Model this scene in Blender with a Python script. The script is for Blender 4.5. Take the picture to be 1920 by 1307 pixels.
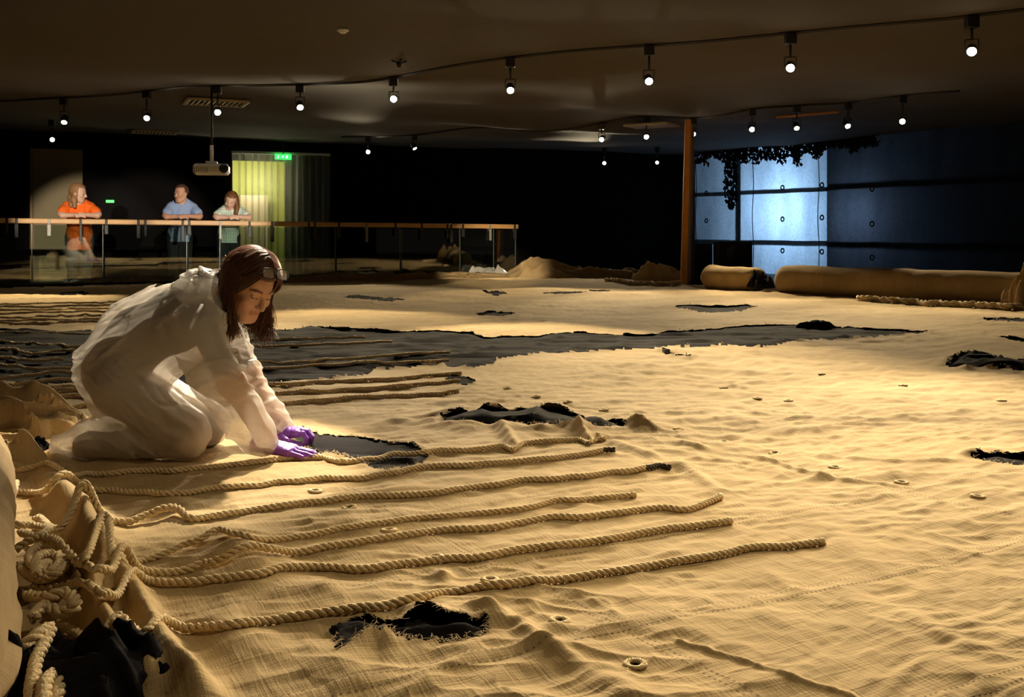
import bpy, math, random
import numpy as np
from mathutils import Vector, Matrix

for _o in list(bpy.data.objects):
    bpy.data.objects.remove(_o, do_unlink=True)
scene = bpy.context.scene
COL = scene.collection

# ------------------------------------------------------------------ camera
F_PX = 1900.0          # focal length in pixels of the 1920 px wide frame
HORIZON = 432.0        # image row of the horizon
CAM_H = 0.80           # camera height above the sail
cam = bpy.data.cameras.new('camera')
cam.sensor_width = 36.0
cam.lens = 36.0 * F_PX / 1920.0
cam.shift_y = -(653.5 - HORIZON) / 1920.0
cam.clip_end = 200
camo = bpy.data.objects.new('camera', cam)
COL.objects.link(camo)
camo.location = (0, 0, CAM_H)
camo.rotation_euler = (math.pi / 2, 0, 0)
scene.camera = camo

# ------------------------------------------------------------------ world, exposure
world = bpy.data.worlds.new('world')
scene.world = world
world.use_nodes = True
world.node_tree.nodes['Background'].inputs[0].default_value = (0.85, 0.72, 0.55, 1)
world.node_tree.nodes['Background'].inputs[1].default_value = 0.026
vs = scene.view_settings
vs.view_transform = 'Standard'
vs.look = 'None'
vs.gamma = 1.0
vs.exposure = 0.0
vs.use_curve_mapping = False

# ------------------------------------------------------------------ helpers
rng = np.random.default_rng(7)
random.seed(7)

def floor_pt(u, v, z=0.0):
    """photo pixel -> point on the horizontal plane at height z"""
    y = (CAM_H - z) * F_PX / (v - HORIZON)
    return np.array([(u - 960.0) / F_PX * y, y, z])

def at(u, v, d):
    """photo pixel at depth d -> world point"""
    return np.array([(u - 960.0) / F_PX * d, d, CAM_H + (HORIZON - v) / F_PX * d])

def _hash(ix, iy, seed):
    n = (ix.astype(np.int64) * 374761393 + iy.astype(np.int64) * 668265263 + seed * 1442695041) & 0xffffffff
    n = ((n ^ (n >> 13)) * 1274126177) & 0xffffffff
    n = n ^ (n >> 16)
    return (n & 0xffff).astype(np.float64) / 32767.5 - 1.0

def noise2(x, y, seed=0):
    x = np.asarray(x, float); y = np.asarray(y, float)
    ix = np.floor(x); iy = np.floor(y)
    fx = x - ix; fy = y - iy
    fx = fx * fx * fx * (fx * (fx * 6 - 15) + 10)
    fy = fy * fy * fy * (fy * (fy * 6 - 15) + 10)
    ix = ix.astype(np.int64); iy = iy.astype(np.int64)
    a = _hash(ix, iy, seed); b = _hash(ix + 1, iy, seed)
    c = _hash(ix, iy + 1, seed); d = _hash(ix + 1, iy + 1, seed)
    return (a + (b - a) * fx) * (1 - fy) + (c + (d - c) * fx) * fy

def noise3(x, y, z, seed=0):
    iz = np.floor(z); fz = z - iz
    fz = fz * fz * (3 - 2 * fz)
    iz = iz.astype(np.int64)
    # two offset slices, hashed through the seed by shifting coordinates
    a = noise2(x + iz * 17.31, y + iz * 9.73, seed)
    b = noise2(x + (iz + 1) * 17.31, y + (iz + 1) * 9.73, seed)
    return a + (b - a) * fz

def set_props(o, label=None, cat=None, group=None, kind=None):
    if label: o['label'] = label
    if cat: o['category'] = cat
    if group: o['group'] = group
    if kind: o['kind'] = kind
    return o

def mesh_data(name, verts, faces, mats, smooth=True, fmat=None):
    me = bpy.data.meshes.new(name)
    v = np.asarray(verts, dtype=np.float32)
    if isinstance(faces, np.ndarray):
        n = faces.shape[1]; m = faces.shape[0]
        me.vertices.add(len(v)); me.vertices.foreach_set('co', v.ravel())
        me.loops.add(m * n); me.loops.foreach_set('vertex_index', faces.astype(np.int32).ravel())
        me.polygons.add(m)
        me.polygons.foreach_set('loop_start', np.arange(0, m * n, n, dtype=np.int32))
        me.polygons.foreach_set('loop_total', np.full(m, n, dtype=np.int32))
        me.update(calc_edges=True)
    else:
        me.from_pydata([tuple(map(float, p)) for p in v], [], [tuple(map(int, f)) for f in faces])
        me.update()
    if not isinstance(mats, (list, tuple)): mats = [mats]
    for m_ in mats: me.materials.append(m_)
    if fmat is not None:
        me.polygons.foreach_set('material_index', np.asarray(fmat, dtype=np.int32))
    if smooth:
        me.polygons.foreach_set('use_smooth', np.ones(len(me.polygons), dtype=bool))
    me.update()
    return me

def link(name, me, parent=None, loc=None):
    o = bpy.data.objects.new(name, me)
    COL.objects.link(o)
    if parent is not None: o.parent = parent
    if loc is not None: o.location = tuple(float(c) for c in loc)
    return o

def obj(name, verts, faces, mat, parent=None, smooth=True, fmat=None):
    return link(name, mesh_data(name, verts, faces, mat, smooth, fmat), parent)

def thing(name, loc, label, cat, group=None, rotz=0.0):
    o = bpy.data.objects.new(name, None)
    o.empty_display_size = 0.1
    COL.objects.link(o)
    o.location = tuple(float(c) for c in loc)
    o.rotation_euler = (0, 0, rotz)
    set_props(o, label, cat, group)
    return o

def recentre(o):
    """put a mesh thing's origin at the base of its geometry"""
    me = o.data
    n = len(me.vertices)
    co = np.empty(n * 3, dtype=np.float32); me.vertices.foreach_get('co', co)
    co = co.reshape(-1, 3)
    c = np.array([(co[:, 0].min() + co[:, 0].max()) / 2, (co[:, 1].min() + co[:, 1].max()) / 2, co[:, 2].min()])
    co -= c.astype(np.float32)
    me.vertices.foreach_set('co', co.ravel()); me.update()
    o.location = Vector(o.location) + Vector([float(q) for q in c])
    return o

class MB:
    """collects simple solids into one mesh"""
    def __init__(self): self.v = []; self.f = []; self.n = 0
    def add(self, v, f):
        self.v.extend([tuple(map(float, p)) for p in v])
        self.f.extend([tuple(int(i) + self.n for i in q) for q in f])
        self.n = len(self.v); return self
    def box(self, c, s, ax=None, bev=0.0):
        """box at centre c, full sizes s, optional 3 axes; bev chamfers the vertical and top edges"""
        if ax is None: ax = np.eye(3)
        ax = np.asarray(ax, float); c = np.asarray(c, float); h = np.asarray(s, float) / 2
        b = min(bev, h.min() * 0.9)
        if b <= 0:
            v = [c + ax.T @ (np.array([x, y, z]) * h) for z in (-1, 1) for y in (-1, 1) for x in (-1, 1)]
            f = [(0, 2, 3, 1), (4, 5, 7, 6), (0, 1, 5, 4), (2, 6, 7, 3), (0, 4, 6, 2), (1, 3, 7, 5)]
            return self.add(v, f)
        def ring(hx, hy, z):
            return [(-hx + b, -hy, z), (hx - b, -hy, z), (hx, -hy + b, z), (hx, hy - b, z),
                    (hx - b, hy, z), (-hx + b, hy, z), (-hx, hy - b, z), (-hx, -hy + b, z)]
        rs = [ring(h[0] - b * .7, h[1] - b * .7, -h[2]), ring(h[0], h[1], -h[2] + b), ring(h[0], h[1], h[2] - b), ring(h[0] - b * .7, h[1] - b * .7, h[2])]
        v = [c + ax.T @ np.array(p) for r in rs for p in r]
        f = [tuple(range(7, -1, -1)), tuple(range(24, 32))]
        for k in range(3):
            for i in range(8):
                j = (i + 1) % 8
                f.append((k * 8 + i, k * 8 + j, k * 8 + 8 + j, k * 8 + 8 + i))
        return self.add(v, f)
    def tube(self, pts, r, n=8, cap=True, flat=None):
        v, f = tube_geo(pts, r, n, cap)
        return self.add(v, f)
    def build(self, name, mat, parent=None, smooth=False):
        return obj(name, self.v, self.f, mat, parent, smooth)

def frames(P):
    P = np.asarray(P, float)
    T = np.gradient(P, axis=0)
    T /= np.linalg.norm(T, axis=1)[:, None] + 1e-12
    up = np.array([0, 0, 1.0])
    N = np.cross(up, T)
    ln = np.linalg.norm(N, axis=1)
    bad = ln < 1e-3
    N[bad] = np.cross(np.array([1.0, 0, 0]), T[bad])
    for i in range(1, len(N)):
        if np.dot(N[i], N[i - 1]) < 0: N[i] = -N[i]
    N /= np.linalg.norm(N, axis=1)[:, None] + 1e-12
    B = np.cross(T, N)
    return T, N, B

def tube_geo(P, r, n=8, cap=True):
    P = np.asarray(P, float); m = len(P)
    r = np.broadcast_to(np.asarray(r, float), (m,))
    T, N, B = frames(P)
    a = np.arange(n) * 2 * math.pi / n
    V = P[:, None, :] + r[:, None, None] * (np.cos(a)[None, :, None] * N[:, None, :] + np.sin(a)[None, :, None] * B[:, None, :])
    V = V.reshape(-1, 3)
    F = []
    for i in range(m - 1):
        for j in range(n):
            k = (j + 1) % n
            F.append((i * n + j, i * n + k, (i + 1) * n + k, (i + 1) * n + j))
    if cap:
        F.append(tuple(range(n - 1, -1, -1))); F.append(tuple((m - 1) * n + j for j in range(n)))
    return V, F

def tube_quads(P, r, n):
    """same as tube_geo without caps, vectorised, returns arrays"""
    P = np.asarray(P, float); m = len(P)
    r = np.broadcast_to(np.asarray(r, float), (m,))
    T, N, B = frames(P)
    a = np.arange(n) * 2 * math.pi / n
    V = (P[:, None, :] + r[:, None, None] * (np.cos(a)[None, :, None] * N[:, None, :] + np.sin(a)[None, :, None] * B[:, None, :])).reshape(-1, 3)
    i = np.arange(m - 1)[:, None]; j = np.arange(n)[None, :]; k = (j + 1) % n
    F = np.stack([i * n + j, i * n + k, (i + 1) * n + k, (i + 1) * n + j], -1).reshape(-1, 4)
    return V, F

def resample(P, step):
    """smooth (Catmull-Rom) and resample a polyline at equal steps"""
    P = np.asarray(P, float)
    Q = np.vstack([2 * P[0] - P[1], P, 2 * P[-1] - P[-2]])
    out = []
    for i in range(1, len(Q) - 2):
        p0, p1, p2, p3 = Q[i - 1], Q[i], Q[i + 1], Q[i + 2]
        t = np.linspace(0, 1, 24, endpoint=False)[:, None]
        out.append(0.5 * ((2 * p1) + (-p0 + p2) * t + (2 * p0 - 5 * p1 + 4 * p2 - p3) * t ** 2 + (-p0 + 3 * p1 - 3 * p2 + p3) * t ** 3))
    out.append(P[-1:]); C = np.vstack(out)
    s = np.concatenate([[0], np.cumsum(np.linalg.norm(np.diff(C, axis=0), axis=1))])
    n = max(3, int(s[-1] / step) + 1)
    q = np.linspace(0, s[-1], n)
    return np.stack([np.interp(q, s, C[:, k]) for k in range(C.shape[1])], 1)

# ---- signed distance modelling: round cones and ellipsoids blended, polygonised with surface nets
def sd_cone(p, a, b, ra, rb):
    a = np.asarray(a, float); b = np.asarray(b, float)
    ba = b - a; L2 = max(float(ba @ ba), 1e-9)
    t = np.clip(((p - a) @ ba) / L2, 0, 1)
    return np.linalg.norm(p - a - t[:, None] * ba, axis=1) - (ra + (rb - ra) * t)

def sd_ell(p, c, r, ax=None):
    q = p - np.asarray(c, float)
    if ax is not None: q = q @ np.asarray(ax, float).T
    r = np.asarray(r, float)
    k0 = np.linalg.norm(q / r, axis=1); k1 = np.linalg.norm(q / (r * r), axis=1) + 1e-9
    return k0 * (k0 - 1.0) / k1

def smin(a, b, k):
    h = np.clip(0.5 + 0.5 * (b - a) / k, 0, 1)
    return b + (a - b) * h - k * h * (1 - h)

def smax(a, b, k): return -smin(-a, -b, k)

def surface(f, lo, hi, step, margin=0.02):
    lo = np.asarray(lo, float); hi = np.asarray(hi, float)
    B = 8
    n = (np.ceil((hi - lo) / step / B).astype(int)) * B
    nb = n // B
    g = [lo[k] + (np.arange(nb[k]) + 0.5) * B * step for k in range(3)]
    C = np.stack(np.meshgrid(*g, indexing='ij'), -1).reshape(-1, 3)
    dv = f(C)
    act = (np.abs(dv) < B * step * 0.9 + margin).reshape(nb)
    val = np.repeat(np.repeat(np.repeat(dv.reshape(nb), B, 0), B, 1), B, 2)
    msk = np.repeat(np.repeat(np.repeat(act, B, 0), B, 1), B, 2)
    idx = np.argwhere(msk)
    val[msk] = f(lo + idx * step)
    val[[0, -1]] = 1; val[:, [0, -1]] = 1; val[:, :, [0, -1]] = 1
    ins = val < 0
    nx, ny, nz = val.shape
    cnt = np.zeros((nx - 1, ny - 1, nz - 1), dtype=np.int8)
    offs = [(i, j, k) for i in (0, 1) for j in (0, 1) for k in (0, 1)]
    for o in offs: cnt += ins[o[0]:nx - 1 + o[0], o[1]:ny - 1 + o[1], o[2]:nz - 1 + o[2]]
    cells = np.argwhere((cnt > 0) & (cnt < 8))
    cid = np.full((nx - 1, ny - 1, nz - 1), -1, dtype=np.int64)
    cid[cells[:, 0], cells[:, 1], cells[:, 2]] = np.arange(len(cells))
    acc = np.zeros((len(cells), 3)); num = np.zeros(len(cells))
    edges = [(a, b) for a in offs for b in offs if sum(b) - sum(a) == 1 and all(y >= x for x, y in zip(a, b))]
    for a, b in edges:
        ia = cells + a; ib = cells + b
        va = val[ia[:, 0], ia[:, 1], ia[:, 2]]; vb = val[ib[:, 0], ib[:, 1], ib[:, 2]]
        m = (va < 0) != (vb < 0)
        t = va[m] / (va[m] - vb[m])
        acc[m] += ia[m] + t[:, None] * (np.array(b) - np.array(a)); num[m] += 1
    V = lo + step * acc / num[:, None]
    Fs = []
    for ax in range(3):
        sl0 = [slice(None)] * 3; sl1 = [slice(None)] * 3
        sl0[ax] = slice(0, -1); sl1[ax] = slice(1, None)
        d = ins[tuple(sl0)] != ins[tuple(sl1)]
        e = np.argwhere(d)
        o1, o2 = [k for k in range(3) if k != ax]
        ok = (e[:, o1] > 0) & (e[:, o2] > 0) & (e[:, o1] < val.shape[o1] - 1) & (e[:, o2] < val.shape[o2] - 1)
        e = e[ok]
        q = []
        for (s1, s2) in ((1, 1), (0, 1), (0, 0), (1, 0)):
            c = e.copy(); c[:, o1] -= s1; c[:, o2] -= s2
            q.append(cid[c[:, 0], c[:, 1], c[:, 2]])
        q = np.stack(q, 1)
        inn = ins[e[:, 0], e[:, 1], e[:, 2]]
        flip = inn if ax != 1 else ~inn
        q[~flip] = q[~flip][:, ::-1]
        Fs.append(q)
    return V, np.vstack(Fs)

def sdf_obj(name, f, lo, hi, step, mat, parent=None, fmat=None, margin=0.02):
    V, Fq = surface(f, lo, hi, step, margin)
    fm = None
    if fmat is not None: fm = fmat(V[Fq].mean(axis=1))
    if parent is not None: V = V - np.array(parent.location)
    return obj(name, V, Fq, mat, parent, True, fm)

# ------------------------------------------------------------------ materials
def new_mat(name):
    m = bpy.data.materials.new(name); m.use_nodes = True
    nt = m.node_tree; b = nt.nodes['Principled BSDF']
    return m, nt, b

def plain(name, col, rough=0.6, metal=0.0, var=0.12, scale=20.0, bump=0.0, spec=0.5, sheen=0.0):
    m, nt, b = new_mat(name)
    N = nt.nodes; L = nt.links
    tc = N.new('ShaderNodeTexCoord')
    no = N.new('ShaderNodeTexNoise'); no.inputs['Scale'].default_value = scale; no.inputs['Detail'].default_value = 5
    L.new(tc.outputs['Object'], no.inputs['Vector'])
    mx = N.new('ShaderNodeMix'); mx.data_type = 'RGBA'
    mx.inputs[6].default_value = tuple(c * (1 - var) for c in col) + (1,)
    mx.inputs[7].default_value = tuple(min(1, c * (1 + var)) for c in col) + (1,)
    L.new(no.outputs['Fac'], mx.inputs[0]); L.new(mx.outputs[2], b.inputs['Base Color'])
    b.inputs['Roughness'].default_value = rough; b.inputs['Metallic'].default_value = metal
    b.inputs['Specular IOR Level'].default_value = spec
    if sheen: b.inputs['Sheen Weight'].default_value = sheen
    if bump:
        bp = N.new('ShaderNodeBump'); bp.inputs['Strength'].default_value = bump; bp.inputs['Distance'].default_value = 0.01
        L.new(no.outputs['Fac'], bp.inputs['Height']); L.new(bp.outputs[0], b.inputs['Normal'])
    return m

SEAM_ANG = math.atan2(0.57, 1.07)

def canvas(name, colA, colB, weave=1.0):
    """woven sail canvas: slubby threads along and across the cloths, stains, fine creases"""
    m, nt, b = new_mat(name)
    N = nt.nodes; L = nt.links
    tc = N.new('ShaderNodeTexCoord')
    rot = N.new('ShaderNodeMapping'); rot.inputs['Rotation'].default_value = (0, 0, -SEAM_ANG)
    L.new(tc.outputs['Object'], rot.inputs['Vector'])
    def streak(sx, sy, sc, det):
        mp = N.new('ShaderNodeMapping'); mp.inputs['Scale'].default_value = (sx, sy, 1)
        L.new(rot.outputs[0], mp.inputs['Vector'])
        n = N.new('ShaderNodeTexNoise'); n.inputs['Scale'].default_value = sc; n.inputs['Detail'].default_value = det
        L.new(mp.outputs[0], n.inputs['Vector']); return n
    warp = streak(6, 160, 1.0, 3); weft = streak(140, 7, 1.0, 3)
    fine = streak(300, 300, 1.0, 2)
    big = streak(1.3, 1.9, 1.0, 6)
    stain = streak(5, 8, 1.0, 8)
    a = N.new('ShaderNodeMath'); a.operation = 'ADD'
    L.new(warp.outputs['Fac'], a.inputs[0]); L.new(weft.outputs['Fac'], a.inputs[1])
    a2 = N.new('ShaderNodeMath'); a2.operation = 'MULTIPLY_ADD'; a2.inputs[1].default_value = 0.5
    L.new(fine.outputs['Fac'], a2.inputs[0]); L.new(a.outputs[0], a2.inputs[2])
    mx = N.new('ShaderNodeMix'); mx.data_type = 'RGBA'
    mx.inputs[6].default_value = colA + (1,); mx.inputs[7].default_value = colB + (1,)
    cr = N.new('ShaderNodeMapRange'); cr.inputs[1].default_value = 0.3; cr.inputs[2].default_value = 0.7
    L.new(big.outputs['Fac'], cr.inputs[0]); L.new(cr.outputs[0], mx.inputs[0])
    st = N.new('ShaderNodeMapRange'); st.inputs[1].default_value = 0.35; st.inputs[2].default_value = 0.75
    st.inputs[3].default_value = 0.92; st.inputs[4].default_value = 1.06
    L.new(stain.outputs['Fac'], st.inputs[0])
    th = N.new('ShaderNodeMapRange'); th.inputs[1].default_value = 0.7; th.inputs[2].default_value = 1.3
    th.inputs[3].default_value = 0.88; th.inputs[4].default_value = 1.1
    L.new(a.outputs[0], th.inputs[0])
    mu = N.new('ShaderNodeMath'); mu.operation = 'MULTIPLY'
    L.new(st.outputs[0], mu.inputs[0]); L.new(th.outputs[0], mu.inputs[1])
    vm = N.new('ShaderNodeVectorMath'); vm.operation = 'SCALE'
    L.new(mx.outputs[2], vm.inputs[0]); L.new(mu.outputs[0], vm.inputs['Scale'])
    L.new(vm.outputs[0], b.inputs['Base Color'])
    bp = N.new('ShaderNodeBump'); bp.inputs['Strength'].default_value = 0.55 * weave; bp.inputs['Distance'].default_value = 0.003
    L.new(a2.outputs[0], bp.inputs['Height']); L.new(bp.outputs[0], b.inputs['Normal'])
    b.inputs['Roughness'].default_value = 0.9; b.inputs['Specular IOR Level'].default_value = 0.15
    return m

def emit(name, col, strength):
    m, nt, b = new_mat(name)
    b.inputs['Base Color'].default_value = (0.1, 0.1, 0.1, 1)
    b.inputs['Emission Color'].default_value = col + (1,)
    b.inputs['Emission Strength'].default_value = strength
    return m

def see_through(name, col, clear, rough=0.5, transl=0.5, bump=0.0, scale=12, stretch=(1, 1, 1)):
    """thin film: part clear, part scattering"""
    m, nt, b = new_mat(name)
    N = nt.nodes; L = nt.links
    out = N['Material Output']
    tr = N.new('ShaderNodeBsdfTransparent')
    tl = N.new('ShaderNodeBsdfTranslucent'); tl.inputs[0].default_value = col + (1,)
    b.inputs['Base Color'].default_value = col + (1,); b.inputs['Roughness'].default_value = rough
    m1 = N.new('ShaderNodeMixShader'); m1.inputs[0].default_value = transl
    L.new(b.outputs[0], m1.inputs[1]); L.new(tl.outputs[0], m1.inputs[2])
    m2 = N.new('ShaderNodeMixShader'); m2.inputs[0].default_value = clear
    L.new(m1.outputs[0], m2.inputs[1]); L.new(tr.outputs[0], m2.inputs[2])
    L.new(m2.outputs[0], out.inputs['Surface'])
    if bump:
        tc = N.new('ShaderNodeTexCoord'); mp = N.new('ShaderNodeMapping'); mp.inputs['Scale'].default_value = stretch
        L.new(tc.outputs['Object'], mp.inputs['Vector'])
        no = N.new('ShaderNodeTexNoise'); no.inputs['Scale'].default_value = scale; no.inputs['Detail'].default_value = 4
        no.inputs['Distortion'].default_value = 0.8
        L.new(mp.outputs[0], no.inputs['Vector'])
        bp = N.new('ShaderNodeBump'); bp.inputs['Strength'].default_value = bump; bp.inputs['Distance'].default_value = 0.02
        L.new(no.outputs['Fac'], bp.inputs['Height'])
        L.new(bp.outputs[0], b.inputs['Normal']); L.new(bp.outputs[0], tl.inputs['Normal'])
    return m

def glass_mat(name):
    m, nt, b = new_mat(name)
    N = nt.nodes; L = nt.links; out = N['Material Output']
    tr = N.new('ShaderNodeBsdfTransparent'); tr.inputs[0].default_value = (0.80, 0.86, 0.82, 1)
    gl = N.new('ShaderNodeBsdfGlossy'); gl.inputs['Roughness'].default_value = 0.02
    fr = N.new('ShaderNodeFresnel'); fr.inputs[0].default_value = 1.9
    mx = N.new('ShaderNodeMixShader')
    L.new(fr.outputs[0], mx.inputs[0]); L.new(tr.outputs[0], mx.inputs[1]); L.new(gl.outputs[0], mx.inputs[2])
    L.new(mx.outputs[0], out.inputs['Surface'])
    return m

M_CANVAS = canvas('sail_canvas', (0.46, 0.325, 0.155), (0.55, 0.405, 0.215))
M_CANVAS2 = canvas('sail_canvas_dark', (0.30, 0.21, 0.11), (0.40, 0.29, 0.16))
M_DARKCLOTH = plain('dark_support_cloth', (0.014, 0.0125, 0.014), 0.95, var=0.2, scale=60, bump=0.25, spec=0.03)
M_ROPE = plain('hemp_rope', (0.78, 0.62, 0.38), 0.9, var=0.25, scale=220, bump=0.6, spec=0.1)
M_ROPE_TIP = plain('tarred_rope_end', (0.07, 0.05, 0.035), 0.85, var=0.3, scale=200, bump=0.6)
M_THREAD = plain('stitch_thread', (0.26, 0.18, 0.09), 0.9)
M_FRAY = plain('frayed_thread', (0.42, 0.30, 0.15), 0.9)
M_BLACK = plain('black_metal', (0.012, 0.012, 0.013), 0.5)
M_WALL = plain('black_wall_cloth', (0.007, 0.006, 0.0065), 0.95, scale=3, var=0.3, spec=0.1)
M_CEIL = plain('dark_ceiling_cloth', (0.090, 0.073, 0.060), 0.9, scale=6, var=0.10, spec=0.15, sheen=0.1)
M_FLOOR = plain('dark_floor', (0.02, 0.018, 0.016), 0.6, scale=4, var=0.3)
M_WOOD = plain('pale_handrail_wood', (0.62, 0.36, 0.15), 0.45, var=0.15, scale=9)
M_ORANGEWOOD = plain('orange_timber', (0.75, 0.31, 0.07), 0.6, var=0.2, scale=7)
M_WHITE = plain('white_plastic', (0.84, 0.84, 0.82), 0.45, var=0.04)
M_PALE = plain('pale_door_paint', (0.30, 0.24, 0.13), 0.6, var=0.08, scale=3)
M_STEEL = plain('brushed_steel', (0.28, 0.28, 0.26), 0.5, metal=0.3)
M_LENS = emit('lamp_lens', (1.0, 0.86, 0.60), 60.0)
M_LENSDIM = emit('lamp_lens_dim', (1.0, 0.86, 0.62), 9.0)
M_GLASS = glass_mat('balustrade_glass')

# ------------------------------------------------------------------ room shell
RA = np.array([0.914, 0.406]); RA /= np.linalg.norm(RA)     # along the balustrade
RN = np.array([-RA[1], RA[0]])                                # away from the camera
R0 = np.array([-7.33, 14.5])                                  # balustrade, left edge of frame
FLOOR_Z = -0.15

def rail_pt(t, off=0.0, z=0.0):
    p = R0 + RA * t + RN * off
    return np.array([p[0], p[1], z])

def rail_t(u, off=0.0):
    """distance along the balustrade (or a line parallel to it) seen at image column u"""
    k = (u - 960.0) / F_PX
    o = R0 + RN * off
    return (k * o[1] - o[0]) / (RA[0] - k * RA[1])

BACK = 4.2
W0 = R0 + RN * BACK
CORNER_T = rail_t(1292, BACK)
CORNER = W0 + RA * CORNER_T
SD = np.array([0.5, -0.866]); SD /= np.linalg.norm(SD)        # right wall, coming towards us
SN = np.array([-SD[1], SD[0]])                                 # out of the room
SN = SN if SN[0] > 0 else -SN
WALL_H = 3.0

def slab(name, p, q, z0, z1, thick, mat, kind='structure', label=None):
    """vertical slab from plan point p to q; thickness grows to the left-hand normal"""
    p = np.asarray(p, float); q = np.asarray(q, float)
    d = q - p; L_ = np.linalg.norm(d); d /= L_
    n = np.array([-d[1], d[0]])
    c = (p + q) / 2 + n * thick / 2
    ax = np.array([[d[0], d[1], 0], [n[0], n[1], 0], [0, 0, 1]])
    o = MB().box((c[0], c[1], (z0 + z1) / 2), (L_, thick, z1 - z0), ax).build(name, mat)
    set_props(o, label, None, None, kind)
    return recentre(o)

fl = obj('floor', [(-16, -3, FLOOR_Z), (16, -3, FLOOR_Z), (16, 30, FLOOR_Z), (-16, 30, FLOOR_Z),
                   (-16, -3, FLOOR_Z - .1), (16, -3, FLOOR_Z - .1), (16, 30, FLOOR_Z - .1), (-16, 30, FLOOR_Z - .1)],
         [(0, 1, 2, 3), (7, 6, 5, 4), (0, 4, 5, 1), (1, 5, 6, 2), (2, 6, 7, 3), (3, 7, 4, 0)], M_FLOOR, None, False)
set_props(fl, 'dark floor of the gallery', None, None, 'structure')

# back wall, in two pieces beside the doorway behind the plastic strip curtain
DT0, DT1 = rail_t(436, BACK), rail_t(536, BACK)
wp = lambda t: W0 + RA * t
WT = 0.12
o = MB()
def wall_piece(mb, t0, t1, z0, z1):
    c = (wp(t0) + wp(t1)) / 2 + RN * WT / 2
    mb.box((c[0], c[1], (z0 + z1) / 2), (t1 - t0, WT, z1 - z0), [[RA[0], RA[1], 0], [RN[0], RN[1], 0], [0, 0, 1]])
DOOR_TOP = 2.18
wall_piece(o, -5, DT0, FLOOR_Z, WALL_H); wall_piece(o, DT1, CORNER_T + 1.6, FLOOR_Z, WALL_H); wall_piece(o, DT0, DT1, DOOR_TOP, WALL_H)
set_props(o.build('wall_back', M_WALL), 'black rear wall behind the balustrade', None, None, 'structure')
S_OUT = 1.5     # the right wall stands behind the backlit fabric screen
c0 = CORNER + SN * S_OUT
slab('wall_right', c0 - SD * 1.5, c0 + SD * 22, FLOOR_Z, WALL_H, 0.12, M_WALL, label='black right wall behind the fabric screen')
slab('wall_left', (-13.0, 26), (-13.0, -3), FLOOR_Z, WALL_H, -0.12, M_WALL, label='black left wall')
slab('wall_front', (-13, -3), (14.5, -3), FLOOR_Z, WALL_H, -0.12, M_WALL, label='black wall behind the camera')

# lit lobby seen through the doorway: yellow-green painted box with its own lamp
M_LOBBY = plain('yellow_green_paint', (0.50, 0.52, 0.11), 0.7, var=0.08, scale=2)
lob = MB()
def lob_box(t0, t1, o0, o1, z0, z1):
    c = (wp(t0) + wp(t1)) / 2 + RN * (o0 + o1) / 2
    lob.box((c[0], c[1], (z0 + z1) / 2), (t1 - t0, o1 - o0, z1 - z0), [[RA[0], RA[1], 0], [RN[0], RN[1], 0], [0, 0, 1]])
lob_box(DT0 - .1, DT1 + .5, WT + .9, WT + 1.0, FLOOR_Z, 2.5)
lob_box(DT0 - .1, DT0 - .02, WT, WT + .95, FLOOR_Z, 2.5)
lob_box(DT1 + .42, DT1 + .5, WT, WT + .95, FLOOR_Z, 2.5)
lob_box(DT0 - .1, DT1 + .5, WT, WT + 1.0, 2.5, 2.56)
set_props(lob.build('wall_lobby', M_LOBBY), 'yellow-green lobby walls seen through the doorway', None, None, 'structure')
la = bpy.data.lights.new('lobby_lamp', 'POINT'); la.energy = 42; la.color = (1, 0.93, 0.62); la.shadow_soft_size = 0.12
lo_ = bpy.data.objects.new('lobby_lamp', la); COL.objects.link(lo_)
lp = wp((DT0 + DT1) / 2) + RN * (WT + .15); lo_.location = (lp[0], lp[1], 1.75)

# draped cloth ceiling
def ceil_h(x, y):
    x = np.asarray(x, float); y = np.asarray(y, float)
    z = 2.60 + 0.05 * noise2(x / 3.1 + 5, y / 2.6, 31) + 0.02 * noise2(x / 1.1, y / 1.3, 32)
    # sagging swags between the fixing battens
    a = x * RA[0] + y * RA[1]; b = x * RN[0] + y * RN[1]
    w = np.exp(-((x - 1.2) / 3.0) ** 2 - ((y - 17.0) / 2.6) ** 2)
    z = z - w * 0.16 * (0.5 + 0.5 * np.cos((b - 15.0) * 2.6 + 0.4 * np.sin(a)))
    w2 = np.exp(-((x + 2.2) / 2.6) ** 2 - ((y - 11.3) / 1.2) ** 2)
    z = z - 0.10 * w2
    return z
gx = np.linspace(-13.5, 15, 170); gy = np.linspace(-3, 29, 230)
GX, GY = np.meshgrid(gx, gy, indexing='ij')
V = np.stack([GX, GY, ceil_h(GX, GY)], -1).reshape(-1, 3)
i = np.arange(169)[:, None]; j = np.arange(229)[None, :]
Q = np.stack([i * 230 + j, i * 230 + j + 1, (i + 1) * 230 + j + 1, (i + 1) * 230 + j], -1).reshape(-1, 4)
set_props(obj('ceiling', V, Q, M_CEIL), 'dark draped cloth ceiling', None, None, 'structure')

# ------------------------------------------------------------------ the sail
SU = np.array([math.cos(SEAM_ANG), math.sin(SEAM_ANG)])      # along the seams
SV = np.array([-SU[1], SU[0]])

def jag(poly, amp=1.0, seed=1):
    """ragged outline: subdivide and jitter in proportion to nearness"""
    r = np.random.default_rng(seed); out = []
    n = len(poly)
    for k in range(n):
        a = np.array(poly[k], float); b = np.array(poly[(k + 1) % n], float)
        m = max(1, int(np.hypot(*(b - a)) / 9))
        for q in range(m):
            p = a + (b - a) * q / m
            s = max(0.25, (p[1] - 500) / 600.0) * amp
            out.append(p + r.normal(0, 1, 2) * np.array([4.0, 2.6]) * s)
    return np.array(out)

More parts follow.
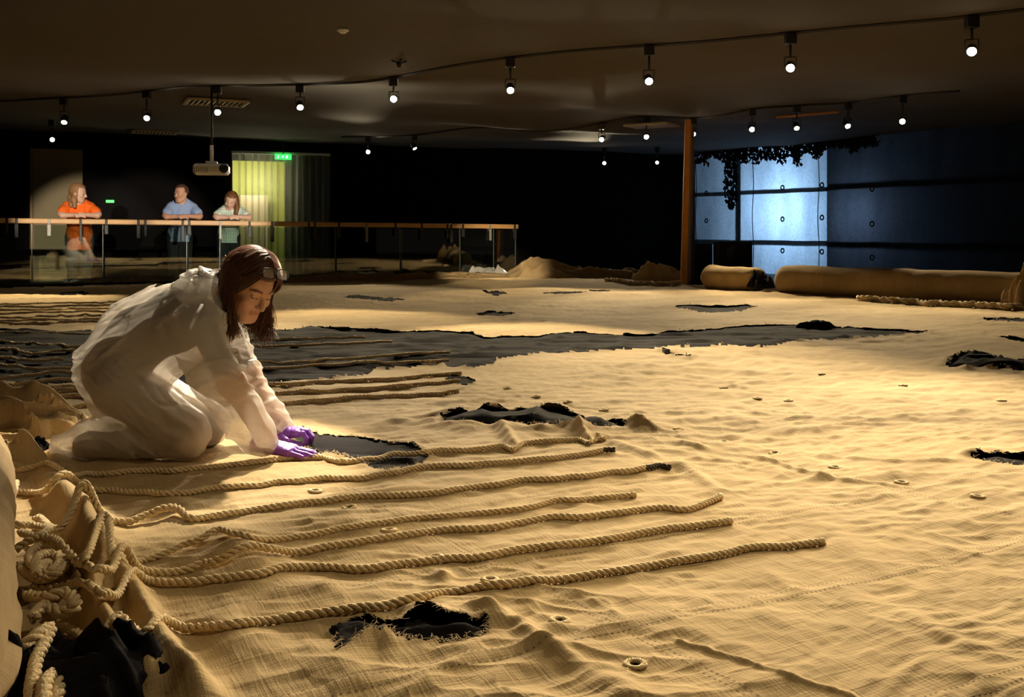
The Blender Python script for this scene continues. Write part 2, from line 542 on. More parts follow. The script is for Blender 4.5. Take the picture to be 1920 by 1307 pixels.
HOLES_PX = [
 [(622,1182),(663,1168),(700,1166),(742,1178),(767,1174),(804,1153),(824,1170),(866,1170),(915,1178),(924,1186),(899,1207),(866,1215),(845,1209),(808,1207),(758,1207),(734,1199),(705,1203),(667,1215),(638,1236),(628,1223)],
 [(530,800),(560,800),(600,812),(665,816),(700,823),(758,829),(787,841),(806,856),(790,868),(750,879),(705,878),(672,864),(630,856),(601,848),(577,838),(545,822)],
 [(826,784),(858,780),(884,769),(920,774),(960,772),(1000,767),(1060,774),(1112,788),(1178,799),(1130,805),(1060,802),(1000,798),(960,797),(925,792),(890,797),(855,798)],
 [(-380,624),(-200,622),(0,617),(100,620),(220,618),(330,615),(440,620),(545,618),(590,611),(632,617),(700,621),(762,625),(820,624),(884,626),(905,634),(950,632),(995,633),(1040,628),(1085,624),(1150,628),(1215,630),(1245,623),(1330,618),(1400,612),(1470,610),(1520,612),(1600,616),(1680,619),(1748,622),
  (1700,627),(1640,631),(1580,634),(1500,637),(1460,645),(1430,651),(1380,648),(1330,652),(1270,651),(1215,655),(1140,659),(1060,663),(985,667),(930,676),(925,685),(880,690),(820,684),(760,690),(700,692),(690,703),(640,707),(600,710),(540,712),(480,718),(400,716),(300,722),(200,718),(140,716),(60,726),(0,716),(-150,722),(-380,715)],
 [(1772,684),(1786,675),(1815,663),(1850,664),(1880,676),(1915,680),(1990,690),(1960,700),(1900,694),(1850,691),(1800,689)],
 [(1818,860),(1840,855),(1870,852),(1910,862),(1960,868),(1940,876),(1890,873),(1850,868)],
 [(642,556),(668,552),(700,556),(740,558),(760,561),(720,564),(680,562)],
 [(1266,576),(1300,574),(1350,576),(1400,575),(1422,578),(1390,583),(1340,584),(1300,581)],
 [(895,588),(925,586),(965,588),(940,592),(905,592)],
 [(836,709),(850,704),(872,708),(890,714),(870,719),(845,717)],
 [(1865,633),(1890,634),(1960,642),(1950,650),(1900,641)],
 [(1835,600),(1870,597),(1960,598),(1950,604),(1880,602)],
 [(1018,548),(1060,546),(1105,549),(1070,552)],
 [(1240,661),(1262,664),(1300,672),(1270,671)],
 [(545,505),(560,505),(556,508)],
 [(905,548),(930,546),(960,549),(930,551)],
 [(1105,543),(1135,542),(1150,545),(1120,546)],
 [(100,548),(140,546),(170,549),(130,551)],
]
HOLES = [jag(p, 1.0 if k else 1.0, 40 + k) for k, p in enumerate(HOLES_PX)]
RIM = [0.022, 0.012, 0.040, 0.010, 0.030, 0.02, 0.006, 0.006, 0.006, 0.010, 0.01, 0.01, 0.006, 0.02, 0, 0.006, 0.006, 0.006]

def inside_poly(u, v, P):
    c = np.zeros(u.shape, bool)
    x0, y0 = P[-1]
    for x1, y1 in P:
        m = ((y1 > v) != (y0 > v))
        xi = (x0 - x1) * (v - y1) / (y0 - y1 + 1e-12) + x1
        c ^= m & (u < xi)
        x0, y0 = x1, y1
    return c

def dist_poly(x, y, P, closed=True):
    """distance to a plan polyline"""
    d = np.full(x.shape, 1e9)
    n = len(P)
    for k in range(n if closed else n - 1):
        a = P[k]; b = P[(k + 1) % n]
        ba = b - a; L2 = ba @ ba + 1e-12
        t = np.clip(((x - a[0]) * ba[0] + (y - a[1]) * ba[1]) / L2, 0, 1)
        d = np.minimum(d, np.hypot(x - a[0] - t * ba[0], y - a[1] - t * ba[1]))
    return d

HOLES_XY = [np.array([floor_pt(*p)[:2] for p in P]) for P in HOLES]

# folds: pixel polyline, height, half width, kind of side (0 = round, +1 = steep on the far side)
FOLDS = [
 ([(150,985),(170,1030),(182,1090),(176,1150),(205,1215),(250,1270),(300,1330)], 0.065, 0.030),
 ([(195,1025),(215,1085),(262,1160),(300,1235),(345,1290),(405,1345)], 0.060, 0.032),
 ([(95,940),(130,975),(150,1010)], 0.05, 0.04),
 ([(80,880),(110,930),(160,975),(185,1015)], 0.045, 0.05),
 ([(95,840),(120,880),(150,905)], 0.03, 0.04),
 ([(375,985),(420,1005),(470,1060),(500,1110)], 0.030, 0.07),
 ([(280,965),(330,945),(345,1000)], 0.025, 0.06),
 ([(560,1090),(600,1100),(640,1135)], 0.016, 0.04),
 ([(820,1060),(832,1078),(834,1094)], 0.018, 0.02),
 ([(925,1165),(965,1172),(1000,1200),(1060,1235),(1120,1262)], 0.014, 0.022),
 ([(1095,1250),(1150,1290),(1220,1340)], 0.018, 0.035),
 ([(860,1145),(900,1150),(960,1170)], 0.030, 0.020),
 ([(1250,1196),(1330,1222),(1400,1240),(1480,1268),(1570,1290),(1640,1320)], 0.0065, 0.009),
 ([(1375,848),(1440,858),(1500,878),(1560,892),(1640,905),(1720,915)], 0.009, 0.016),
 ([(1575,855),(1640,862),(1700,866),(1800,866)], 0.009, 0.015),
 ([(1270,826),(1300,835),(1340,842)], 0.016, 0.02),
 ([(1258,860),(1300,885),(1350,920)], 0.014, 0.03),
 ([(1130,820),(1180,840),(1260,860)], 0.012, 0.03),
 ([(1060,770),(1100,790),(1165,806)], 0.010, 0.02),
 ([(1160,795),(1200,800),(1245,806)], 0.022, 0.018),
 ([(935,795),(955,820),(965,840)], 0.025, 0.022),
 ([(1080,800),(1095,815),(1110,830)], 0.025, 0.018),
 ([(1420,1050),(1470,1090),(1540,1130)], 0.008, 0.03),
 ([(1500,930),(1560,1000),(1660,1060)], 0.007, 0.05),
 ([(1660,1120),(1760,1180),(1900,1240)], 0.012, 0.035),
 ([(1560,1080),(1640,1150),(1760,1230)], 0.008, 0.04),
 ([(690,800),(740,790),(800,795)], 0.02, 0.05),
 ([(1720,680),(1760,676),(1790,672)], 0.02, 0.05),
 ([(1620,900),(1680,890),(1760,896)], 0.012, 0.05),
 ([(1700,1270),(1800,1250),(1950,1260)], 0.02, 0.06),
 ([(430,1085),(520,1110),(640,1120)], 0.012, 0.06),
 ([(380,1130),(430,1190),(520,1260)], 0.012, 0.05),
 ([(540,1230),(640,1260),(760,1300)], 0.010, 0.05),
 ([(560,985),(640,960),(700,950)], 0.010, 0.06),
]
FOLDS_XY = [(resample(np.array([floor_pt(*p)[:2] for p in P]), 0.05), h, w) for P, h, w in FOLDS]

def sail_h(x, y):
    """height of the sail surface over the plan"""
    shp = np.shape(x)
    x = np.asarray(x, float).ravel(); y = np.asarray(y, float).ravel()
    s = x * SU[0] + y * SU[1]; t = x * SV[0] + y * SV[1]
    wx = 0.10 * noise2(x / .45, y / .45, 3); wy = 0.10 * noise2(x / .45, y / .45, 4)
    z = 0.010 * noise2(x / .9, y / .9, 1)
    def ridged(a, b, seed):
        r = 1 - np.abs(noise2(a, b, seed)); return r * r - 0.4
    patch = np.clip(0.55 + 0.6 * noise2(x / .7 + 9, y / .7, 8), 0.12, 1.2)
    z += 0.0085 * patch * ridged((s + wx) / .34, (t + wy) / .17, 11)
    a2 = (s * 0.80 - t * 0.6); b2 = (s * 0.6 + t * 0.80)
    z += 0.0075 * patch * ridged((a2 + wy) / .26, (b2 + wx) / .10, 12)
    z += 0.0052 * patch * ridged((x + wx) / .16, (y + wy) / .085, 15) + 0.0042 * patch * ridged((x * .7 + y * .4 + wy) / .085, (y * .8 - x * .4 + wx) / .05, 16)
    z += 0.0028 * noise2((s + wx) / .07, (t + wy) / .030, 13)
    z += 0.0009 * noise2(x / .028, y / .028, 14)
    # far away the cloth lies in long low billows
    far = np.clip((y - 5) / 6, 0, 1)
    z += far * 0.016 * noise2(x / 1.1, y / .8, 21) + far * 0.010 * noise2(x / .5, y / .35, 22)
    # seam overlaps
    ph = (t - 1.69) / SEAM_PITCH
    dseam = np.abs(ph - np.round(ph)) * SEAM_PITCH
    z += 0.0016 * np.clip(1 - (dseam / 0.020) ** 4, 0, 1)
    for P, h, w in FOLDS_XY:
        lo = P.min(0) - 4 * w; hi = P.max(0) + 4 * w
        m = (x > lo[0]) & (x < hi[0]) & (y > lo[1]) & (y < hi[1])
        if not m.any(): continue
        d = dist_poly(x[m], y[m], P, False)
        L = len(P)
        e = np.minimum(np.hypot(x[m] - P[0, 0], y[m] - P[0, 1]), np.hypot(x[m] - P[-1, 0], y[m] - P[-1, 1]))
        taper = np.clip(e / (3.0 * w), 0.15, 1)
        z[m] += h * taper * np.exp(-(d / w) ** 2)
    # cloth stands up a little round the tears
    for P, r in zip(HOLES_XY, RIM):
        if r <= 0: continue
        q = P[::2]
        lo = q.min(0) - .3; hi = q.max(0) + .3
        m = (x > lo[0]) & (x < hi[0]) & (y > lo[1]) & (y < hi[1])
        if not m.any(): continue
        d = dist_poly(x[m], y[m], q)
        mod = np.clip(0.55 + 0.9 * noise2(x[m] / .09, y[m] / .09, 17), 0.1, 1.3)
        z[m] += r * mod * np.exp(-(d / (1.7 * r + 0.012)) ** 2)
    return z.reshape(shp)

SEAM_PITCH = 0.50

# eyelets in two rows, evenly spaced across the cloths, as read off the nearest ones
EY_PX = [(591,917),(655,951),(729,992),(815,1041),(919,1092),(1050,1168),(1191,1249),
         (1132,770),(1200,786),(1272,804),(1357,822),(1453,846),(1566,874),(1690,902),(1834,933),
         (1065,755),(1005,741),(952,728),(1540,704),(1478,752),(1693,726),(1420,748),(1357,723),(1878,755)]
EY = [floor_pt(*p) for p in EY_PX]
EY_R = 0.0165

rows = np.concatenate([np.linspace(521.5, 640, 130, endpoint=False), np.linspace(640, 1330, 420, endpoint=False), np.linspace(1330, 1900, 30)])
cols = np.concatenate([np.linspace(-520, -20, 60, endpoint=False), np.linspace(-20, 1940, 800, endpoint=False), np.linspace(1940, 2460, 60)])
UU, VV = np.meshgrid(cols, rows, indexing='ij')
SY = CAM_H * F_PX / (VV - HORIZON); SX = (UU - 960) / F_PX * SY
SZ = sail_h(SX, SY)
in_hole = np.zeros(UU.shape, bool)
for P in HOLES:
    lo = P.min(0) - 2; hi = P.max(0) + 2
    m = (UU > lo[0]) & (UU < hi[0]) & (VV > lo[1]) & (VV < hi[1])
    in_hole[m] |= inside_poly(UU[m], VV[m], P)
for e in EY:
    in_hole |= np.hypot(SX - e[0], SY - e[1]) < EY_R * 0.55
# limits of the sail: the balustrade side and the roll along the right
ROLL_A = floor_pt(1900, 568)[:2]; ROLL_B = floor_pt(1300, 536)[:2]
rd = (ROLL_B - ROLL_A) / np.linalg.norm(ROLL_B - ROLL_A); rn = np.array([rd[1], -rd[0]])
if rn[0] < 0: rn = -rn
edge_n = 0.12 * noise2(SX / .6, SY / .6, 51) + 0.05 * noise2(SX / .15, SY / .15, 52)
beyond = ((SX - R0[0]) * RN[0] + (SY - R0[1]) * RN[1] > -0.45 + edge_n)
beyond |= ((SX - ROLL_A[0]) * rn[0] + (SY - ROLL_A[1]) * rn[1] > 0.35)
gone = in_hole | beyond
nc, nr = UU.shape
keep = ~(gone[:-1, :-1] | gone[1:, :-1] | gone[:-1, 1:] | gone[1:, 1:])
ii, jj = np.nonzero(keep)
Q = np.stack([ii * nr + jj, ii * nr + jj + 1, (ii + 1) * nr + jj + 1, (ii + 1) * nr + jj], -1)
used = np.zeros(nc * nr, bool); used[Q.ravel()] = True
remap = np.cumsum(used) - 1
SV3 = np.stack([SX, SY, SZ], -1).reshape(-1, 3)
sail = thing('sail', (0, 3, 0), 'huge torn tan canvas sail spread over the whole floor', 'sail')
def rel(V, par): return np.asarray(V, float) - np.array(par.location)
sail_cloth = obj('canvas_cloth', rel(SV3[used], sail), remap[Q], M_CANVAS, sail)

# dark support cloth under the sail, bulging through the tears
def dark_h(x, y):
    shp = np.shape(x); x = np.asarray(x, float).ravel(); y = np.asarray(y, float).ravel()
    base = sail_h(x, y) - 0.012
    z = -0.010 + 0.007 * noise2(x / .35, y / .16, 61)
    r = 1 - np.abs(noise2(x / .55 + .3 * noise2(x / .3, y / .3, 63), y / .13, 62))
    z = z + 0.016 * r ** 6
    uu = 960 + x / y * F_PX; vv = HORIZON + CAM_H / y * F_PX
    lift = [0.02, 0.004, 0.030, 0.010, 0.035, 0.012] + [0.004] * 20
    inany = np.zeros(x.shape, bool)
    for k, P in enumerate(HOLES):
        lo = P.min(0); hi = P.max(0)
        m = (uu > lo[0]) & (uu < hi[0]) & (vv > lo[1]) & (vv < hi[1])
        if not m.any(): continue
        ins = inside_poly(uu[m], vv[m], P)
        d = dist_poly(x[m], y[m], HOLES_XY[k][::2])
        add = np.where(ins, lift[k] * np.clip(d / 0.06, 0, 1) * (0.5 + 0.8 * (1 - np.abs(noise2(x[m] / .22, y[m] / .09, 65))) ** 2), 0)
        zz = z[m]; zz += add; z[m] = zz
        im = np.zeros(x.shape, bool); im[np.nonzero(m)[0][ins]] = True; inany |= im
    z = np.where(inany, z, np.minimum(z, base))
    return z.reshape(shp)
rows2 = np.concatenate([np.linspace(524, 730, 190, endpoint=False), np.linspace(730, 1330, 180)])
cols2 = np.linspace(-450, 2100, 470)
U2, V2 = np.meshgrid(cols2, rows2, indexing='ij')
Y2 = CAM_H * F_PX / (V2 - HORIZON); X2 = (U2 - 960) / F_PX * Y2
Z2 = dark_h(X2, Y2)
b2 = ((X2 - R0[0]) * RN[0] + (Y2 - R0[1]) * RN[1] > -0.8) | ((X2 - ROLL_A[0]) * rn[0] + (Y2 - ROLL_A[1]) * rn[1] > 0.2)
k2 = ~(b2[:-1, :-1] | b2[1:, :-1] | b2[:-1, 1:] | b2[1:, 1:])
ii, jj = np.nonzero(k2); n2 = len(rows2)
Q2 = np.stack([ii * n2 + jj, ii * n2 + jj + 1, (ii + 1) * n2 + jj + 1, (ii + 1) * n2 + jj], -1)
dk = obj('support_cloth', np.stack([X2, Y2, Z2], -1).reshape(-1, 3), Q2, M_DARKCLOTH)
set_props(dk, 'dark charcoal support cloth showing through the tears in the sail', 'cloth')

# low plinth that carries the sail
pl = [(-9.5, 0.3), (9.0, 0.3), (9.0, 7.0)]
pa = ROLL_A + rn * .9 - rd * 3.0; pb = ROLL_B + rn * .9 + rd * .6
pr = rail_pt(rail_t(1180, -.2), -.2); p2_ = rail_pt(-4, -.2)
plan = [(-11, 0.3), (9.0, 0.3), (pa[0], pa[1]), (pb[0], pb[1]), (pr[0], pr[1]), (p2_[0], p2_[1])]
nv = len(plan)
V = [(x, y, FLOOR_Z) for x, y in plan] + [(x, y, -0.055) for x, y in plan]
Fq = [tuple(range(nv, 2 * nv)), tuple(range(nv - 1, -1, -1))] + [(k, (k + 1) % nv, nv + (k + 1) % nv, nv + k) for k in range(nv)]
set_props(obj('floor_plinth', V, Fq, M_BLACK, None, False), 'low black plinth under the sail', None, None, 'structure')

# eyelets: worked rings, one mesh shared
def ring_mesh():
    V = []; Fq = []; A = 40; Bn = 8
    for a in range(A):
        th = a * 2 * math.pi / A
        w = 1.0 + 0.16 * (1 if a % 2 else -1)
        for b_ in range(Bn):
            ph = b_ * 2 * math.pi / Bn
            r = EY_R + 0.0062 * w * math.cos(ph)
            V.append((r * math.cos(th), r * math.sin(th), 0.0042 * w * math.sin(ph)))
    for a in range(A):
        for b_ in range(Bn):
            Fq.append((a * Bn + b_, a * Bn + (b_ + 1) % Bn, ((a + 1) % A) * Bn + (b_ + 1) % Bn, ((a + 1) % A) * Bn + b_))
    return mesh_data('eyelet', V, Fq, M_ROPE)
RING = ring_mesh()
for e in EY:
    z = float(sail_h(np.array([e[0]]), np.array([e[1]]))[0])
    o = link('eyelet', RING, sail, (e[0], e[1] - 3, z + 0.001))
    o.rotation_euler = (random.uniform(-.12, .12), random.uniform(-.12, .12), random.uniform(0, 6))

# stitching along the seams: rows of short thread dashes
def dashes(lines, ln, gap, w):
    V = []; Fq = []
    for (a, b) in lines:
        a = np.array(a, float); b = np.array(b, float)
        L = np.linalg.norm(b - a); d = (b - a) / L; nrm = np.array([-d[1], d[0]])
        q = np.arange(0, L - ln, ln + gap)
        if len(q) == 0: continue
        p0 = a + q[:, None] * d; p0 = p0 + nrm * (0.002 * noise2(q / .1, q * 0, 77))[:, None]
        p1 = p0 + d * ln
        for s0, s1 in zip(p0, p1):
            V.append((s0, s1, nrm * w))
    if not V: return None
    A = np.array([v[0] for v in V]); Bq = np.array([v[1] for v in V]); Nn = np.array([v[2] for v in V])
    mid = (A + Bq) / 2
    hz = sail_h(mid[:, 0], mid[:, 1]) + 0.0014
    ha = sail_h(A[:, 0], A[:, 1]) + 0.0003; hb = sail_h(Bq[:, 0], Bq[:, 1]) + 0.0003
    def P(xy, z): return np.column_stack([xy, z])
    vv = np.stack([P(A - Nn, ha), P(A + Nn, ha), P(mid - Nn, hz), P(mid + Nn, hz), P(Bq - Nn, hb), P(Bq + Nn, hb)], 1).reshape(-1, 3)
    k = np.arange(len(A))[:, None] * 6
    ff = np.vstack([k + np.array([[0, 2, 3, 1]]), k + np.array([[2, 4, 5, 3]])])
    return vv, ff
lines = []
for k in range(-4, 4):
    for dt in (-0.017, 0.017):
        t0 = 1.69 + k * SEAM_PITCH + dt
        for s0 in np.arange(-1.0, 4.0, 0.5):
            a = SU * s0 + SV * t0; b = SU * (s0 + .49) + SV * t0
            if 1.4 < a[1] < 4.2 and -2 < a[0] < 2.6: lines.append((a, b))
h0 = floor_pt(985, 1140)[:2]; h1 = floor_pt(1330, 1345)[:2]
ed = (EY[6][:2] - EY[0][:2]); ed /= np.linalg.norm(ed)
for off in (0.085, 0.105):
    p = EY[0][:2] + np.array([-ed[1], ed[0]]) * -off * -1
    lines.append((p, p + ed * 1.9))
    p = EY[8][:2] - np.array([-ed[1], ed[0]]) * off
    lines.append((p, p + ed * 2.0))
vv, ff = dashes(lines, 0.0065, 0.0075, 0.0011)
st = obj('stitching', rel(vv, sail), ff, M_THREAD, sail); st['kind'] = 'stuff'

# frayed threads round the tears
V = []; Fq = []
fr = np.random.default_rng(3)
for k, P in enumerate(HOLES_XY):
    if k in (14,): continue
    L = np.concatenate([P, P[:1]]); seg = np.linalg.norm(np.diff(L, axis=0), axis=1)
    cen = P.mean(0)
    depth = cen[1]
    dens = 420 if k in (0,) else (260 if depth < 4.5 else (90 if depth < 7 else 25))
    for q in range(len(P)):
        a = L[q]; b = L[q + 1]
        if abs((a[0] / a[1])) > 0.62: continue
        clump = 0.3 + 1.5 * max(0, float(noise2(a[0] / .05, a[1] / .05, 91)))
        for _ in range(int(seg[q] * dens * clump)):
            p = a + (b - a) * fr.random()
            ln = fr.uniform(.006, .020) * (1 if depth < 4.5 else 1.8)
            dr = cen - p
            if np.linalg.norm(dr) > 1.0: dr = np.array([0, fr.choice([-1, 1])])
            dr = dr / (np.linalg.norm(dr) + 1e-6) + fr.normal(0, .9, 2); dr /= np.linalg.norm(dr) + 1e-6
            V.append((p, dr, ln, fr.uniform(-.3, 1.0)))
Pp = np.array([v[0] for v in V]); Dd = np.array([v[1] for v in V]); Ln = np.array([v[2] for v in V]); Up = np.array([v[3] for v in V])
hz = sail_h(Pp[:, 0], Pp[:, 1]); wd = np.column_stack([-Dd[:, 1], Dd[:, 0]]) * 0.0008 * np.clip(Pp[:, 1:2] / 3, 1, 3)
base = np.column_stack([Pp - Dd * .004, hz + .001])
mid = np.column_stack([Pp + Dd * Ln[:, None] * .5, hz + .001 + Ln * Up * .7])
tip = np.column_stack([Pp + Dd * Ln[:, None] + wd * 4, hz + Ln * Up * .6])
W3 = np.column_stack([wd, np.zeros(len(wd))])
vv = np.stack([base - W3, base + W3, mid - W3, mid + W3, tip], 1).reshape(-1, 3)
n5 = np.arange(len(Pp))[:, None] * 5
faces = [tuple(r) for r in (n5 + np.array([[0, 1, 3, 2]]))] + [tuple(r) for r in (n5 + np.array([[2, 3, 4]]))]
fo = obj('frayed_threads', rel(vv, sail), faces, M_FRAY, sail); fo['kind'] = 'stuff'

# ------------------------------------------------------------------ ropes
def ground(x, y):
    return np.maximum(sail_h(x, y), dark_h(x, y))

def rope_geo(P, R, pitch, n=6, per=12, taper=True):
    s = np.concatenate([[0], np.cumsum(np.linalg.norm(np.diff(P, axis=0), axis=1))])
    T, N, B = frames(P)
    Vs = []; Fs = []; off = 0
    for k in range(3):
        ph = 2 * math.pi * (s / pitch) + k * 2 * math.pi / 3 + 0.3 * np.sin(s * 9)
        C = P + (0.57 * R) * (np.cos(ph)[:, None] * N + np.sin(ph)[:, None] * B)
        r = np.full(len(P), 0.47 * R) * (1 + 0.05 * np.sin(s * 37 + k))
        v, f = tube_quads(C, r, n)
        m = len(P)
        v = np.vstack([v, C[0], C[-1]])
        Vs.append(v); Fs += [tuple(q) for q in (f + off)]
        Fs += [(off + (j + 1) % n, off + j, off + m * n) for j in range(n)]
        Fs += [(off + (m - 1) * n + j, off + (m - 1) * n + (j + 1) % n, off + m * n + 1) for j in range(n)]
        off += len(v)
    return np.vstack(Vs), Fs

def rope(px, label, R=0.0105, pitch=0.052, lift=None, tip=0.0, per=10, group='rope ends lying on the sail', follow=1.0, n=6, name='rope', whip=0.02):
    pts = np.array([floor_pt(*p[:2]) for p in px])
    ex = np.array([p[2] if len(p) > 2 else 0.0 for p in px])
    P = resample(np.column_stack([pts[:, :2], ex]), pitch / per)
    z = ground(P[:, 0], P[:, 1])
    # a rope bridges the small dips
    kk = max(3, int(0.05 / (pitch / per)) | 1)
    zs = np.convolve(np.pad(z, kk // 2, 'edge'), np.ones(kk) / kk, 'valid')
    z = np.maximum(zs, z - 0.004)
    # raise the centre line where the photo's rope stands clear; keep it on its sight line
    zc = z + R * 0.85 + P[:, 2]
    k = (CAM_H - zc) / CAM_H
    XY = P[:, :2] * k[:, None]
    z2 = ground(XY[:, 0], XY[:, 1])
    z2 = np.convolve(np.pad(z2, kk // 2, 'edge'), np.ones(kk) / kk, 'valid')
    Q = np.column_stack([XY, z2 + R * 0.85 + P[:, 2]])
    root = thing(name, Q[len(Q) // 2] - [0, 0, R], label, 'rope', group)
    m = len(Q)
    if tip > 0:
        ncut = max(6, int(tip / (pitch / per)))
        v, f = rope_geo(Q[:m - ncut + 1], R, pitch, n); obj('strands', rel(v, root), f, M_ROPE, root)
        v, f = rope_geo(Q[m - ncut:], R * .95, pitch, n); e = obj('tarred_tip', rel(v, root), f, M_ROPE_TIP, root); e['label'] = 'dark tarred rope tip'
    else:
        v, f = rope_geo(Q, R, pitch, n); obj('strands', rel(v, root), f, M_ROPE, root)
        if whip > 0:
            q = Q[-max(4, int(whip / (pitch / per))):]
            v, f = tube_geo(q, R * 1.04 * np.linspace(.96, 1, len(q)), 10); obj('whipping', rel(v, root), f, M_ROPE, root)
    return root

rope([(14,883),(70,883),(130,887),(200,888),(279,882),(372,879),(464,868),(557,858),(640,857),(663,860),(789,849),(890,843),(973,833),(1035,827),(1101,823),(1130,825),(1132,818),(1120,810)],
     'long rope with hooked end passing just below the purple gloves', whip=0)
rope([(28,923),(74,916),(125,908,.02),(186,916),(242,923),(325,926),(386,918),(464,909),(557,901),(640,895),(684,893),(791,876),(890,871),(973,864),(1056,856),(1126,845),(1153,845)],
     'rope with short dark tip, second below the purple gloves', tip=0.055)
rope([(65,972),(93,955,.02),(135,944,.03),(163,955,.02),(195,974),(232,980),(265,969,.01),(302,953,.02),(334,962,.01),(362,969),(427,965),(511,951),(581,942),(640,934),(684,930),(791,926),(874,916),(961,901),(1035,897),(1138,887),(1210,876),(1238,870),(1258,874)],
     'rope with long dark tarred tip, humped at its left end', tip=0.13)
rope([(241,1058),(297,1041),(353,1018,.01),(395,997,.02),(418,1000,.01),(483,1016),(557,1007),(640,990),(663,988),(767,973),(849,966),(932,959),(994,951),(1043,938),(1097,936),(1192,927)],
     'thin rope starting from a peak fold, fourth below the purple gloves', R=0.0085)
rope([(111,1048,.02),(153,1046,.04),(200,1041,.05),(232,1058,.03),(260,1072,.01),(307,1075),(362,1065),(409,1041,.01),(450,1023,.02),(502,1031,.01),(557,1032),(622,1023),(725,1009),(824,994),(911,990),(973,980),(1035,969),(1097,969),(1159,961),(1240,952),(1288,955),(1327,942),(1352,931)],
     'pale rope whose right end bends upward, coming out of the rope pile', R=0.0100)
rope([(56,1104,.02),(116,1102,.03),(163,1095,.03),(200,1083,.02),(260,1090),(334,1094),(418,1085),(488,1069),(557,1062),(640,1065),(684,1064),(767,1056),(849,1046),(932,1037),(1014,1025),(1097,1017),(1180,1004),(1245,992),(1310,985),(1371,976)],
     'rope second nearest the camera, between two long pale ropes', R=0.0102)
rope([(60,1186,.02),(102,1178,.01),(176,1176),(260,1176),(372,1174),(464,1169),(557,1157),(640,1148),(684,1143),(783,1128),(833,1114),(911,1104),(1006,1093),(1097,1081),(1238,1058),(1267,1052),(1353,1039),(1410,1026),(1475,1024),(1546,1016)],
     'longest rope, nearest the camera, above the foreground tear', R=0.0102)
# tangle of rope at the left
rope([(30,905,.03),(22,935,.05),(16,962,.05),(30,982,.04),(62,984,.03),(92,990,.04),(70,1003,.05),(38,998,.04)], 'rope loop at left edge curling back beside the folded canvas', group='tangled rope pile', R=0.0105, whip=0)
rope([(30,1030,.03),(62,1012,.05),(105,1001,.06),(150,1000,.06),(182,1008,.05),(200,1022,.04),(210,1042,.03)], 'rope arching over the top of the rope pile', group='tangled rope pile', R=0.0102, whip=0)
rope([(112,1018,.05),(78,1022,.04),(55,1038,.04),(62,1062,.05),(92,1072,.06),(112,1052,.06),(90,1038,.07),(66,1052,.08),(70,1078,.07)], 'tight coil in the middle of the rope pile', group='tangled rope pile', R=0.0105, whip=0)
rope([(40,1070,.03),(70,1090,.04),(108,1075,.06),(132,1052,.05),(158,1030,.05)], 'rope crossing the pile diagonally below the tight coil', group='tangled rope pile', R=0.0105, whip=0)
rope([(50,1120,.04),(88,1122,.06),(126,1116,.06),(142,1132,.05),(118,1150,.04),(82,1140,.05),(62,1156,.05)], 'frayed hank of rope at the foot of the rope pile', group='tangled rope pile', R=0.0125, pitch=0.07, whip=0)
rope([(40,1225,.05),(70,1195,.06),(95,1180,.05),(70,1235,.05),(60,1290,.05),(66,1340,.04)], 'rope hanging down past the crumpled dark cloth', group='tangled rope pile', R=0.0125, pitch=0.07, whip=0)
rope([(80,1330,.05),(85,1280,.06),(98,1262,.05),(108,1290,.04),(100,1340,.03)], 'short rope bight at the bottom left corner', group='tangled rope pile', R=0.0125, pitch=0.07, whip=0)

MID = [
 ([(-120,640),(0,641),(47,644),(155,650),(350,643),(535,636),(610,634),(685,631)], 'farthest of the ropes over the dark cloth behind the kneeling person'),
 ([(-120,650),(0,652),(56,660),(155,658),(300,654),(460,650),(563,647),(650,645),(736,641)], 'second farthest rope over the dark cloth, behind the hanging hair'),
 ([(-120,684),(0,685),(70,690),(141,688),(300,683),(469,677),(610,674),(727,667),(844,660)], 'longer rope of the pair lying across the dark cloth right of the sleeve'),
 ([(-120,712),(0,709),(56,703),(141,699),(300,697),(478,692),(586,685),(703,681),(842,677)], 'rope along the near border of the dark cloth right of the sleeve'),
 ([(-60,736),(28,730),(70,726),(141,724),(300,725),(492,723),(610,716),(727,711),(816,702),(865,699)], 'farthest of three ropes on bare canvas right of the sleeve'),
 ([(20,742),(66,735),(141,730),(300,734),(497,737),(656,728),(750,723),(863,714)], 'middle of three ropes on bare canvas right of the sleeve'),
 ([(30,758),(80,751),(141,742),(300,752),(506,757),(610,749),(703,742),(797,739),(860,733)], 'nearest of three ropes on bare canvas right of the sleeve'),
 ([(-120,620),(0,622),(90,624),(178,627)], 'rope on the far border of the dark cloth at the left'),
 ([(-60,664),(0,669),(56,676),(120,674)], 'short rope ending on the dark cloth left of the kneeling person'),
 ([(-60,724),(9,720),(70,714),(141,710),(240,706)], 'rope on the near dark border running behind the coverall seat'),
 ([(60,778),(98,770),(150,760),(260,752)], 'rope just above the white coverall foot at left'),
]
for P, lab in MID:
    rope(P, lab, R=0.0105, pitch=0.062, per=8, n=5, group='rope ends behind the kneeling person', whip=0)
FARL = ['first', 'second', 'third', 'fourth', 'fifth', 'sixth', 'seventh']
for k in range(7):
    v0 = 567 + k * 6.2
    e = [228, 214, 236, 205, 226, 232, 240][k]
    rope([(-140, v0 + 2), (0, v0 + 1.5), (70, v0 + .5 + (k % 3) * .6), (140, v0 - .8), (e, v0 - 1.5)],
         FARL[k] + ' rope, counted from the balustrade, on far bright canvas at left', R=0.012, pitch=0.08, per=6, n=4,
         group='far ropes at the left', whip=0)

# ------------------------------------------------------------------ ceiling spotlights
WARM = (1.0, 0.81, 0.51)
LAMP_Z = 1.45 + CAM_H
def lamp_pos(u, v): return at(u, v, (LAMP_Z - CAM_H) * F_PX / (HORIZON - v))

def cyl_between(mb, a, b, ra, rb, n=16):
    return mb.tube([a, b], [ra, rb], n)

